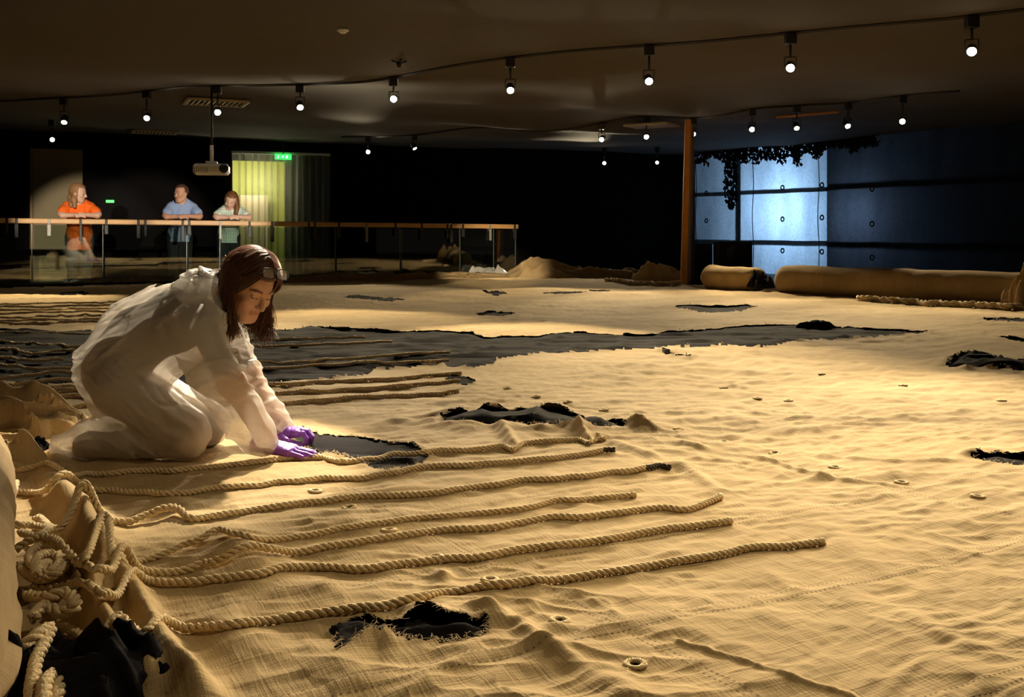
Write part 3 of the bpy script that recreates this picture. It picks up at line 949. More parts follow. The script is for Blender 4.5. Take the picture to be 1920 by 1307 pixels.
SPOT_GAIN = 1.7
def spotlight(u, v, target, label, watts=0.0, angle=50, blend=0.6, color=WARM, dim=False, soft=0.035, pos=None):
    """track spotlight: adapter box on the ceiling, stem, yoke, head and lens; its own beam"""
    p = lamp_pos(u, v) if pos is None else np.array(pos, float)
    top = float(ceil_h(p[0], p[1])) - 0.012
    tg = np.array(target, float)
    d = tg - p; d /= np.linalg.norm(d)
    root = thing('spotlight', (p[0], p[1], top - 0.10), label, 'spotlight', 'ceiling track spotlights')
    R = np.array(root.location)
    MB().box(np.array([p[0], p[1], top - .05]) - R, (.095, .095, .10), bev=.008).build('adapter_box', M_BLACK, root)
    back = p - d * .13
    mb = MB(); mb.tube([np.array([p[0], p[1], top - .09]) - R, np.array([p[0], p[1], back[2] + .05]) - R], .011, 8)
    side = np.cross(d, [0, 0, 1.0]); side /= np.linalg.norm(side) + 1e-9
    hub = np.array([p[0], p[1], back[2] + .05])
    for s in (-1, 1):
        mb.tube([hub - R, hub + side * s * .05 - R, back + d * .06 + side * s * .052 - R], .006, 6)
    mb.build('yoke', M_BLACK, root, True)
    hd = MB(); hd.tube(np.array([back, back + d * .02, back + d * .09, back + d * .125]) - R, [.028, .040, .044, .047], 20)
    h = hd.build('head', M_BLACK, root, True)
    lens = MB(); lens.tube(np.array([back + d * .1255, back + d * .131]) - R, [.036, .030], 20)
    lo = lens.build('lens', M_LENSDIM if dim else M_LENS, root, True)
    if watts > 0:
        ld = bpy.data.lights.new('spot_beam', 'SPOT'); ld.energy = watts * SPOT_GAIN; ld.color = color
        ld.spot_size = math.radians(angle); ld.spot_blend = blend; ld.shadow_soft_size = soft
        lb = bpy.data.objects.new('spot_beam', ld); COL.objects.link(lb)
        lb.parent = root
        lb.location = tuple(float(q) for q in (p + d * .03 - R))
        lb.rotation_euler = Vector([float(q) for q in d]).to_track_quat('-Z', 'Y').to_euler()
    return root

G = lambda u, v: floor_pt(u, v)
spotlight(120, 230, G(60, 560), 'spotlight farthest left on the near lighting row', 360, 45)
spotlight(275, 222, G(120, 610), 'second spotlight from the left on the near lighting row', 360, 40)
spotlight(408, 211, G(330, 670), 'spotlight below the large ceiling grille', 520, 34)
spotlight(563, 202, G(640, 600), 'spotlight midway between the large grille and the black ceiling mount', 420, 40)
spotlight(738, 186, at(430, 640, 3.75), 'bright spotlight right under the small black ceiling mount', 700, 20, .5, (1.0, .84, .62))
spotlight(957, 170, G(1000, 650), 'spotlight straight above the far end of the glass balustrade', 560, 42)
spotlight(1217, 153, G(1380, 700), 'long black spotlight between the balustrade end and the orange post', 560, 40, .8)
spotlight(1482, 128, G(1540, 810), 'bright spotlight second from the right on the near lighting row', 560, 34, .8)
spotlight(1822, 97, G(1830, 900), 'largest and brightest spotlight near the top right corner', 900, 36, .8)
spotlight(98, 262, G(150, 600), 'dim distant spotlight above the pale door', 0, dim=True)
spotlight(690, 285, G(560, 590), 'bright spotlight beside the plastic strip curtain', 380, 44)
spotlight(778, 279, G(900, 520), 'small spotlight on a stem above the middle of the glass balustrade', 260, 44)
spotlight(1128, 262, G(1010, 565), 'spotlight hanging by the lit swag of the ceiling', 460, 50)
spotlight(1212, 257, G(1290, 570), 'spotlight under the small triangular grille', 420, 44)
spotlight(1300, 252, G(1390, 560), 'spotlight immediately right of the orange post', 420, 44)
spotlight(1410, 243, G(1600, 590), 'bright spotlight above the camouflage net', 460, 40)
spotlight(1494, 241, G(1560, 560), 'small dim spotlight between two brighter ones above the camouflage net', 0, dim=True)
spotlight(1590, 237, at(1830, 525, 11.2), 'spotlight above the dark half of the fabric screen', 300, 26)
spotlight(1692, 228, G(1850, 640), 'bright spotlight farthest right on the far lighting row', 520, 44)
spotlight(1060, 312, G(1000, 540), 'tiny far spotlight left of the three by the back wall', 0)
spotlight(1133, 306, G(860, 565), 'bright far spotlight in the middle of the three by the back wall', 460, 46)
spotlight(1232, 305, G(1150, 530), 'tiny far spotlight right of the three by the back wall', 0, dim=True)
# unseen spotlights overhead; those thrown across the room are added as extra light
spotlight(0, 0, G(1750, 960), 'spotlight overhead at the right, above the near sail', 230, 44, .8, pos=(2.6, 5.2, LAMP_Z))
spotlight(0, 0, G(1000, 1010), 'spotlight overhead in the middle, above the near sail', 34, 85, .9, pos=(0.9, 2.3, LAMP_Z))
spotlight(0, 0, at(420, 640, 3.85), 'spotlight overhead, just behind the kneeling person', 520, 31, .45, (1.0, .86, .64), pos=(-0.75, 5.3, LAMP_Z))
spotlight(0, 0, rail_pt(rail_t(390), .1, 1.05), 'added unseen spotlight overhead, thrown across the room at the man and the mint shirt', 3200, 10, .5, (1.0, .86, .66), pos=(1.6, 5.5, LAMP_Z))  # unseen lamp added to brighten two of the leaning people
spotlight(0, 0, rail_pt(rail_t(150), .1, 1.05), 'added unseen spotlight overhead at the left, thrown across the room at the orange top', 2300, 11, .5, (1.0, .84, .62), pos=(-2.9, 5.5, LAMP_Z))  # another unseen lamp, added for the person in orange
spotlight(0, 0, floor_pt(925, 519) + [0, 0, .1], 'added unseen spotlight overhead, thrown across the room at the plastic bag', 3600, 9, .6, pos=(0.2, 4.2, LAMP_Z))  # added out of view so that the bag shows bright

# lighting tracks along the rows
def track(P, label, w=.035):
    P = resample(np.array([[q[0], q[1]] for q in P]), .25)
    z = ceil_h(P[:, 0], P[:, 1]) - .008
    V, Fq = tube_geo(np.column_stack([P, z]), w * .5, 4)
    o = obj('lighting_track', V, Fq, M_BLACK, None, False)
    set_props(o, label, 'lighting track', 'ceiling lighting tracks'); return recentre(o)
track([lamp_pos(*q) for q in ((-60,237),(120,230),(275,222),(408,211),(563,202),(738,186),(957,170),(1217,153),(1482,128),(1822,97),(2000,84))], 'near black lighting track running diagonally across the ceiling')
track([lamp_pos(*q) for q in ((640,287),(690,285),(778,279),(1128,262),(1212,257),(1300,252),(1410,243),(1494,241),(1590,237),(1692,228),(1800,220))], 'far black lighting track above the fabric screen')

# small black four-armed mount, smoke detector, grilles
def ceil_at(u, v):
    d = 12.0
    for _ in range(30):
        p = at(u, v, d); zc = float(ceil_h(p[0], p[1])); d = (zc - CAM_H) * F_PX / (HORIZON - v)
    return at(u, v, d)
p = ceil_at(748, 113)
root = thing('ceiling_mount', p - [0, 0, .07], 'small black four-armed mount high on the ceiling', 'mount')
mb = MB()
for k in range(4):
    a = k * math.pi / 2 + .4
    mb.tube([(0, 0, .04), (.05 * math.cos(a), .05 * math.sin(a), .05), (.08 * math.cos(a), .08 * math.sin(a), .067)], .009, 6)
mb.build('arm_cross', M_BLACK, root, True)
MB().tube([(0, 0, -.01), (0, 0, .05)], [.022, .026], 12).build('hub', M_BLACK, root, True)
p = ceil_at(643, 55)
root = thing('smoke_detector', p - [0, 0, .03], 'small round white smoke detector on the dark ceiling', 'detector')
MB().tube([(0, 0, .012), (0, 0, .028)], [.052, .055], 24).build('base_plate', M_WHITE, root, True)
MB().tube([(0, 0, -.006), (0, 0, .004), (0, 0, .014)], [.026, .036, .042], 24).build('sensor_cap', M_WHITE, root, True)

M_GRILLE = plain('grille_paint', (0.50, 0.40, 0.24), 0.5)
def grille(u, v, w, dpt, rz, label, n=12):
    p = ceil_at(u, v)
    root = thing('ceiling_grille', p - [0, 0, .04], label, 'grille', 'ceiling grilles', rz)
    mb = MB()
    for s in (-1, 1):
        mb.box((0, s * dpt / 2, .02), (w, .03, .03)); mb.box((s * w / 2, 0, .02), (.03, dpt, .03))
    mb.build('frame', M_GRILLE, root)
    bar = MB().box((0, 0, 0), (w / n * .62, dpt - .03, .016), [[math.cos(.5), 0, math.sin(.5)], [0, 1, 0], [-math.sin(.5), 0, math.cos(.5)]])
    me = mesh_data('slat', bar.v, bar.f, M_GRILLE, False)
    for k in range(n):
        link('slat', me, root, (-w / 2 + (k + .5) * w / n, 0, .018))
grille(405, 190, .80, .62, math.radians(24), 'larger slatted ceiling grille above the blue-shirted man')
grille(290, 246, .75, .55, math.radians(24), 'smaller slatted ceiling grille left of the projector')
grille(1222, 233, .70, .55, math.radians(-30), 'slatted ceiling grille left of the top of the orange post')
# thin orange batten at the head of the screen
a = ceil_at(1455, 216); b = ceil_at(1572, 206)
o = MB().tube([a - [0, 0, .03], b - [0, 0, .03]], .022, 6).build('ceiling_batten', M_ORANGEWOOD)
set_props(recentre(o), 'thin orange wooden batten on the ceiling above the screen', 'batten')
a = ceil_at(770, 259); b = ceil_at(960, 232)
# ------------------------------------------------------------------ balustrade
RAIL_L, RAIL_R = -1.6, rail_t(970)
def rail_z(t): return 0.985 - 0.075 * t / 8.12      # top of handrail, falls slightly to the right
bal = thing('glass_balustrade', rail_pt(4, 0, FLOOR_Z), 'glass balustrade with pale wooden handrail along the far side', 'balustrade')
BO = np.array(bal.location)
AX = np.array([[RA[0], RA[1], 0], [RN[0], RN[1], 0], [0, 0, 1.0]])
zc = (rail_z(RAIL_L) + rail_z(RAIL_R)) / 2 - .045
dx = RAIL_R - RAIL_L
ax2 = np.array([RA[0] * dx, RA[1] * dx, rail_z(RAIL_R) - rail_z(RAIL_L)]); ax2 /= np.linalg.norm(ax2)
n2v = np.array([RN[0], RN[1], 0]); u2v = np.cross(ax2, n2v)
MB().box(rail_pt((RAIL_L + RAIL_R) / 2, 0, zc) - BO, (dx, .11, .075), [ax2, n2v, u2v], .012).build('handrail', M_WOOD, bal)
MB().box(rail_pt((RAIL_L + RAIL_R) / 2, 0, FLOOR_Z + .09) - BO, (dx, .10, .18), AX, .01).build('base_channel', M_BLACK, bal)
PANES_U = [-190, 62, 195, 352, 414, 500, 630, 752, 864, 927, 968]
for k in range(len(PANES_U) - 1):
    t0 = rail_t(PANES_U[k]) + .012; t1 = rail_t(PANES_U[k + 1]) - .012
    zt = rail_z((t0 + t1) / 2) - .10
    o = MB().box(rail_pt((t0 + t1) / 2, 0, (FLOOR_Z + .1 + zt) / 2) - BO, (t1 - t0, .014, zt - FLOOR_Z - .1), AX).build('glass_pane', M_GLASS, bal)
    e = MB().box(rail_pt(t1 - .004, -.001, (FLOOR_Z + .1 + zt) / 2) - BO, (.010, .017, zt - FLOOR_Z - .1), AX).build('pane_edge', plain('pane_edge', (.07, .09, .08), .3) if k == 0 else bpy.data.materials['pane_edge'], o)
BR_U = [13, 31, 92, 151, 199, 259, 272, 342, 354, 412, 467, 509, 578, 589, 634, 686, 740, 789, 837, 844, 866, 917, 963]
for k, u in enumerate(BR_U):
    t = rail_t(u); zt = rail_z(t)
    c = rail_pt(t, 0, zt)
    ln = [.14, .20, .17, .24][k % 4]
    mb = MB()
    mb.box(c - [0, 0, .05] - BO, (.035, .125, .085), AX, .006)
    mb.box(c + np.array([-RN[0], -RN[1], 0]) * .062 - [0, 0, .09 + ln / 2] - BO, (.055 if k % 3 else .04, .022, ln), AX, .006)
    mb.box(c + np.array([-RN[0], -RN[1], 0]) * .035 - [0, 0, .115] - BO, (.03, .07, .025), AX)
    mb.build('bracket', M_STEEL if k in (2, 9, 15, 21) else M_BLACK, bal)

# ------------------------------------------------------------------ doors, curtain, signs on the rear wall
def wall_pt(u, z, off=0.0):
    t = rail_t(u, BACK + off); p = W0 + RN * off + RA * t
    return np.array([p[0], p[1], z])
def wall_z(u, v, off=0.0):
    p = wall_pt(u, 0, off); return CAM_H + (HORIZON - v) / F_PX * p[1]
def wall_box(mb, u0, u1, z0, z1, off, th, org, bev=0.0):
    a = wall_pt(u0, 0, off); b = wall_pt(u1, 0, off)
    c = (a + b) / 2; c[2] = (z0 + z1) / 2
    return mb.box(c - org, (np.linalg.norm(b - a), th, z1 - z0), AX, bev)
d1 = thing('door_1', wall_pt(106, FLOOR_Z, -.05), 'pale plain door leaf in the black wall at far left', None); d1['kind'] = 'structure'
DO = np.array(d1.location)
wall_box(MB(), 62, 155, FLOOR_Z + .01, wall_z(106, 280), -.06, .05, DO, .004).build('door_leaf', M_PALE, d1)
wall_box(MB(), 56, 61.5, FLOOR_Z + .01, wall_z(58, 278), -.08, .09, DO, .004).build('door_jamb', plain('door_jamb', (.30, .17, .06), .5), d1)
wall_box(MB(), 150, 153, .95, 1.02, -.11, .05, DO, .004).build('door_handle', M_STEEL, d1)
wall_box(MB(), 62, 155, .10, .11, -.09, .012, DO).build('door_rail', M_BLACK, d1)

M_STRIP = see_through('pvc_strip', (0.42, 0.43, 0.36), 0.72, 0.15, 0.3, 0.3, 3, (9, 9, .4))
cur = thing('strip_curtain', wall_pt(526, FLOOR_Z, -.12), 'clear plastic strip curtain over the lit yellow-green doorway', 'curtain')
CO = np.array(cur.location)
ctop = wall_z(526, 290, -.12)
wall_box(MB(), 434, 619, ctop, ctop + .05, -.12, .05, CO, .006).build('curtain_rail', M_WHITE, cur)
NS = 15
us = np.linspace(437, 617, NS + 1)
for k in range(NS):
    a = wall_pt(us[k] - 2.0, 0, -.12 - .02 * (k % 2)); b = wall_pt(us[k + 1] + 2.0, 0, -.12 - .02 * (k % 2))
    nseg = 7; V = []; Fq = []
    zs = np.linspace(ctop, FLOOR_Z + .03, 9)
    for zi, z in enumerate(zs):
        for q in range(nseg):
            s = q / (nseg - 1)
            bow = 0.028 * math.sin(math.pi * s) * (0.5 + .5 * zi / 8) + .006 * math.sin(k * 2.1 + zi)
            p = a + (b - a) * s - np.array([RN[0], RN[1], 0]) * bow
            V.append((p[0] - CO[0], p[1] - CO[1], z - CO[2]))
    for zi in range(8):
        for q in range(nseg - 1):
            i0 = zi * nseg + q; Fq.append((i0, i0 + 1, i0 + nseg + 1, i0 + nseg))
    o = obj('plastic_strip', V, Fq, M_STRIP, cur)
    sm = o.modifiers.new('thick', 'SOLIDIFY'); sm.thickness = .003
# pale leaf of the doorway standing open behind the strips
dd = thing('door_2', wall_pt(475, FLOOR_Z, WT + .62), 'pale beige door leaf standing behind the strip curtain', None); dd['kind'] = 'structure'
wall_box(MB(), 450, 502, FLOOR_Z + .01, wall_z(476, 366, .7), WT + .62, .05, np.array(dd.location), .004).build('door_leaf', plain('beige_leaf', (.62, .50, .36), .6), dd)

M_GREEN = emit('exit_green', (0.03, 0.85, 0.10), 2.2)
M_SIGNW = emit('exit_white', (0.85, 1.0, 0.8), 3.5)
ex = thing('exit_sign', wall_pt(531, wall_z(531, 299, -.2), -.2), 'lit green exit sign above the plastic strip curtain', 'exit sign')
EO = np.array(ex.location)
wall_box(MB(), 516, 546, wall_z(531, 299, -.2), wall_z(531, 289.5, -.2), -.2, .05, EO, .004).build('sign_box', M_GREEN, ex)
for k, u in enumerate((522, 530, 538)):
    mb = MB(); zz = wall_z(531, 294.3, -.2)
    c = wall_pt(u, zz, -.228) - EO
    if k == 0:   # running figure
        mb.box(c + [0, 0, .018], (.018, .004, .016), AX); mb.box(c, (.014, .004, .03), AX); mb.box(c + [-.012, 0, -.02], (.03, .004, .01), AX)
    elif k == 1:  # arrow
        mb.box(c, (.04, .004, .012), AX); mb.box(c + [.012, 0, .008], (.012, .004, .028), AX)
    else:        # doorway
        mb.box(c, (.032, .004, .05), AX)
    mb.build('pictogram', M_SIGNW, ex)
MB().tube([wall_pt(531, wall_z(531, 289.5, -.2), -.2) - EO, np.array([wall_pt(531, 0, -.2)[0], wall_pt(531, 0, -.2)[1], 2.56]) - EO], .008, 6).build('stem', M_BLACK, ex)
cb = thing('call_point', wall_pt(206, wall_z(206, 380, -.03), -.03), 'small lit green box low on the black wall', 'indicator')
wall_box(MB(), 198.5, 214, wall_z(206, 380, -.03), wall_z(206, 375, -.03), -.03, .04, np.array(cb.location), .005).build('case', M_GREEN, cb)
wall_box(MB(), 199, 213.5, wall_z(206, 380.8, -.03), wall_z(206, 380.1, -.03), -.03, .045, np.array(cb.location)).build('back_plate', M_BLACK, cb)
em = thing('emergency_light', ceil_at(571, 284) - [0, 0, .06], 'small wedge-shaped fitting by the exit sign', 'light')
MB().box((0, 0, .03), (.22, .10, .05), AX, .012).build('case', plain('fitting_grey', (.30, .30, .22), .4), em)
MB().box((.06, -.03, .0), (.07, .05, .02), AX, .006).build('lamp_window', M_GREEN, em)

# ------------------------------------------------------------------ projector
pd_ = 12.5
pc = at(397, 318, pd_)
pj = thing('projector', pc - [0, 0, .08], 'white projector hanging from the ceiling on a pole', 'projector')
PO = np.array(pj.location)
ang = math.radians(12); PX = np.array([[math.cos(ang), math.sin(ang), 0], [-math.sin(ang), math.cos(ang), 0], [0, 0, 1]])
MB().box(pc - PO, (.42, .32, .13), PX, .03).build('case', M_WHITE, pj)
lc = pc + PX[0] * .155 - PX[1] * .165 - PO + [0, 0, .005]
MB().tube([lc + PX[1] * .03, lc - PX[1] * .02], [.05, .055], 20).build('lens_ring', M_BLACK, pj, True)
mb = MB()
for k in range(7): mb.box(pc - PX[0] * (.19 - .025 * k) - PX[1] * .161 - PO + [0, 0, -.01], (.010, .006, .07), PX)
mb.build('vent', plain('vent_grey', (.35, .35, .34), .5), pj)
MB().box(pc + [0, 0, .085] - PO, (.14, .14, .03), PX, .008).build('mount_plate', M_WHITE, pj)
zt = float(ceil_h(pc[0], pc[1]))
MB().tube([pc + [0, 0, .09] - PO, pc + [0, 0, .30] - PO], .022, 12).build('pole', M_WHITE, pj, True)
MB().tube([pc + [0, 0, .29] - PO, np.array([pc[0], pc[1], zt - .01]) - PO], .014, 10).build('upper_pole', M_BLACK, pj, True)

# ------------------------------------------------------------------ backlit fabric screen along the right wall
def scr(s, z, off=0.0):
    p = CORNER + SD * s - SN * 0.0 + SN * off
    return np.array([p[0], p[1], z])
def scr_s(u):
    k = (u - 960) / F_PX; return (k * CORNER[1] - CORNER[0]) / (SD[0] - k * SD[1])
def scr_z(u, v):
    p = scr(scr_s(u), 0); return CAM_H + (HORIZON - v) / F_PX * p[1]
AXS = np.array([[SD[0], SD[1], 0], [SN[0], SN[1], 0], [0, 0, 1.0]])
sc = thing('fabric_screen', scr(6, FLOOR_Z), 'tall pale fabric screen glowing blue from a lamp behind it', 'screen')
SO = np.array(sc.location)
m, nt, b = new_mat('backlit_fabric')
N = nt.nodes; L = nt.links
tc = N.new('ShaderNodeTexCoord')
n1 = N.new('ShaderNodeTexNoise'); n1.inputs['Scale'].default_value = 55; n1.inputs['Detail'].default_value = 3
n2_ = N.new('ShaderNodeTexNoise'); n2_.inputs['Scale'].default_value = 2.2; n2_.inputs['Detail'].default_value = 4
mp = N.new('ShaderNodeMapping'); mp.inputs['Scale'].default_value = (1, 1, .35)
L.new(tc.outputs['Object'], mp.inputs['Vector']); L.new(mp.outputs[0], n1.inputs['Vector']); L.new(mp.outputs[0], n2_.inputs['Vector'])
ad = N.new('ShaderNodeMath'); ad.operation = 'MULTIPLY'; L.new(n1.outputs['Fac'], ad.inputs[0]); L.new(n2_.outputs['Fac'], ad.inputs[1])
rp = N.new('ShaderNodeMapRange'); rp.inputs[1].default_value = .12; rp.inputs[2].default_value = .38; rp.inputs[3].default_value = .55; rp.inputs[4].default_value = 1.0
L.new(ad.outputs[0], rp.inputs[0])
vm = N.new('ShaderNodeVectorMath'); vm.operation = 'SCALE'; vm.inputs[0].default_value = (.50, .55, .60); L.new(rp.outputs[0], vm.inputs['Scale'])
tl = N.new('ShaderNodeBsdfTranslucent'); L.new(vm.outputs[0], tl.inputs[0])
b.inputs['Base Color'].default_value = (.06, .065, .075, 1); b.inputs['Roughness'].default_value = .9
ms = N.new('ShaderNodeMixShader'); ms.inputs[0].default_value = .6
L.new(b.outputs[0], ms.inputs[1]); L.new(tl.outputs[0], ms.inputs[2]); L.new(ms.outputs[0], N['Material Output'].inputs['Surface'])
M_BACKLIT = m
S0_, S1_ = scr_s(1288), scr_s(1920) + 6.0
ns, nz = 90, 24
sg = np.linspace(S0_, S1_, ns); zg = np.linspace(FLOOR_Z + .01, 2.62, nz)
V = [scr(s, z, .012 * float(noise2(s / .5, z / 2.0, 71))) - SO for s in sg for z in zg]
Fq = [(i * nz + j, i * nz + j + 1, (i + 1) * nz + j + 1, (i + 1) * nz + j) for i in range(ns - 1) for j in range(nz - 1)]
obj('fabric_sheet', V, Fq, M_BACKLIT, sc)
M_BAR = plain('screen_frame', (.014, .013, .014), .7)
def sbox(name, s0, s1, z0, z1, off, th, mat=M_BAR, parent=sc, rot=None):
    c = scr((s0 + s1) / 2, (z0 + z1) / 2, off)
    return MB().box(c - np.array(parent.location), (s1 - s0, th, z1 - z0), AXS).build(name, mat, parent)
for u, w, dp in ((1391, .09, .06), (1551, .14, 1.3), (1310, .06, .1)):  # the deep one is an unseen fin added to block the backlight
    s = scr_s(u); sbox('upright', s - w / 2, s + w / 2, FLOOR_Z + .02, 2.55, .06 + dp / 2, dp)
for (ua, va, ub, vb) in ((1300, 371, 1920, 330), (1300, 450, 1920, 452)):
    sa, sb_ = scr_s(ua), scr_s(ub)
    zm = scr_z(1430, va + (vb - va) * 130 / 620)
    sbox('crossbar', sa, sb_, zm - .035, zm + .035, .085, .05)
M_STUD = plain('screen_stud', (.03, .032, .036), .5)
for u, vs_ in ((1470, (294, 352, 411, 470)), (1327, (362, 414)), (1638, (354, 420, 483)), (1544, (347, 408, 472))):
    for v in vs_:
        s = scr_s(u); c = scr(s, scr_z(u, v), -.045)
        V, Fq = [], []
        A = 18; Bn = 6
        for a in range(A):
            th = a * 2 * math.pi / A
            for b_ in range(Bn):
                ph = b_ * 2 * math.pi / Bn; r = .045 + .016 * math.cos(ph)
                q = c + np.array([SD[0], SD[1], 0]) * r * math.cos(th) + np.array([0, 0, 1.]) * r * math.sin(th) - np.array([SN[0], SN[1], 0]) * .012 * math.sin(ph)
                V.append(q - SO)
        for a in range(A):
            for b_ in range(Bn):
                Fq.append((a * Bn + b_, a * Bn + (b_ + 1) % Bn, ((a + 1) % A) * Bn + (b_ + 1) % Bn, ((a + 1) % A) * Bn + b_))
        obj('ring_stud', V, Fq, M_STUD, sc)
for u in (1308, 1415, 1538):     # lacing cords
    s = scr_s(u)
    V, Fq = tube_geo([scr(s + .02 * math.sin(k), z, -.05) - SO for k, z in enumerate(np.linspace(0, 2.55, 12))], .009, 5)
    obj('lacing_cord', V, Fq, M_STUD, sc)
bl = bpy.data.lights.new('screen_backlight', 'POINT'); bl.energy = 350; bl.color = (.42, .68, 1.0); bl.shadow_soft_size = .12
bo = bpy.data.objects.new('screen_backlight', bl); COL.objects.link(bo)
q = scr(scr_s(1468), scr_z(1462, 392), 1.15); bo.location = tuple(float(c) for c in q)
bl2 = bpy.data.lights.new('screen_backlight_side', 'POINT'); bl2.energy = 9; bl2.color = (.42, .62, 1.0); bl2.shadow_soft_size = .15
bo2 = bpy.data.objects.new('screen_backlight_side', bl2); COL.objects.link(bo2)
q = scr(scr_s(1605), scr_z(1605, 400), .7); bo2.location = tuple(float(c) for c in q)

# camouflage net hanging over the head of the screen
M_NET = plain('camouflage_net', (.020, .020, .018), .9, var=.3)
net = thing('camouflage_net', scr(scr_s(1400), scr_z(1400, 380), -.1), 'dark camouflage net draped over the head of the glowing screen', 'net')
NO = np.array(net.location)
nr_ = np.random.default_rng(12)
V = []; Fq = []
def leaf(u, v):
    c = scr(scr_s(u), scr_z(u, v), -.09 - nr_.random() * .05)
    w = nr_.uniform(.04, .08); h = nr_.uniform(.04, .09); a = nr_.uniform(0, 6.28)
    e1 = np.array([SD[0], SD[1], 0]) * math.cos(a) + np.array([0, 0, 1.]) * math.sin(a)
    e2 = -np.array([SD[0], SD[1], 0]) * math.sin(a) + np.array([0, 0, 1.]) * math.cos(a)
    n3 = np.array([SN[0], SN[1], 0]) * .02
    k = len(V)
    for p in (c - e1 * w, c - e1 * w * .3 + e2 * h * .5, c + e1 * w + n3, c + e2 * h * .1 - n3 * .6, c - e2 * h * .5):
        V.append(p - NO)
    Fq.extend([(k, k + 1, k + 3), (k + 1, k + 2, k + 3), (k + 2, k + 4, k + 3), (k + 4, k, k + 3)])
def top_v(u): return 286 - (u - 1307) * .095
for u in np.arange(1312, 1650, 2.2):
    dep = 14 + 22 * abs(float(noise2(u / 22., 0, 81))) + 10 * max(0, float(noise2(u / 9., 3, 82)))
    for _ in range(9):
        leaf(u + nr_.normal(0, 3), top_v(u) + nr_.random() ** 1.3 * dep - 4)
for _ in range(330):           # long tail beside the upright
    v = nr_.uniform(270, 392); w = 12 if v < 375 else 12 * (394 - v) / 20
    leaf(1377 + nr_.uniform(-w, w), v)
for _ in range(60): leaf(1402 + nr_.normal(0, 6), nr_.uniform(275, 305))
for _ in range(45): leaf(1503 + nr_.normal(0, 3.5), nr_.uniform(270, 310))
for _ in range(60): leaf(1540 + nr_.normal(0, 5), nr_.uniform(258, 296))
for _ in range(30): leaf(1327 + nr_.normal(0, 3), nr_.uniform(285, 310))
nl = obj('leaf_scrim', V, Fq, M_NET, net, False); nl['kind'] = 'stuff'
mb = MB()
for u in np.linspace(1312, 1640, 9):
    a = scr(scr_s(u), scr_z(u, top_v(u) - 6), -.08); b2_ = scr(scr_s(u + 36), scr_z(u + 36, top_v(u + 36) - 6), -.08)
    mb.tube([a - NO, b2_ - NO], .012, 5)
mb.build('head_rope', M_NET, net, True)

# two black cabinets in front of the screen
def cabinet(u0, u1, v0, v1, d, label):
    a = at(u0, v1, d); b_ = at(u1, v0, d)
    w = b_[0] - a[0]; h = b_[2] - FLOOR_Z
    r = thing('loudspeaker', (a[0] + w / 2, d + .2, FLOOR_Z), label, 'speaker', 'black speaker cabinets')
    MB().box((0, 0, h / 2), (w, .40, h), bev=.015).build('cabinet', M_BLACK, r)
    MB().box((0, -.205, h / 2), (w * .9, .012, h * .92), bev=.003).build('front_grille', plain('speaker_cloth', (.018, .017, .018), .9) if 'speaker_cloth' not in bpy.data.materials else bpy.data.materials['speaker_cloth'], r)
    MB().tube([(0, -.208, h * .72), (0, -.214, h * .72)], [w * .28, w * .27], 24).build('speaker_ring', M_BLACK, r, True)
cabinet(1301, 1336, 457, 495, 17.2, 'narrower black speaker cabinet right beside the orange post')
cabinet(1346, 1411, 453, 495, 16.6, 'wider black speaker cabinet in front of the blue screen')

# orange timber post with a thinner pale batten beside it
pb_ = floor_pt(1284, 533); d = pb_[1]
post = thing('timber_post', (pb_[0], d, -.05), 'tall orange timber post standing at the edge of the sail', 'post')
TO = np.array(post.location)
top = at(1291, 224, d)
def lean_box(name, x0, x1, ub, ut, mat, th, yoff=0.0, vt=224):
    B_ = at(ub, 533, d); T_ = at(ut, vt, d)
    ax = (T_ - B_); ln = np.linalg.norm(ax); ax /= ln
    e1 = np.array([1., 0, 0]) - ax * ax[0]; e1 /= np.linalg.norm(e1); e2 = np.cross(ax, e1)
    MB().box((B_ + T_) / 2 + [0, yoff, 0] - TO, (x1 - x0, th, ln), [e1, e2, ax], .004).build(name, mat, post)
lean_box('board', 0, .085, 1281, 1290, M_ORANGEWOOD, .05)
lean_box('pale_batten', 0, .03, 1290, 1297, plain('grey_batten', (.22, .21, .22), .6), .05, .03, 232)
lean_box('dark_batten', 0, .03, 1294.5, 1300.5, plain('brown_batten', (.18, .07, .03), .6), .05, .02, 232)

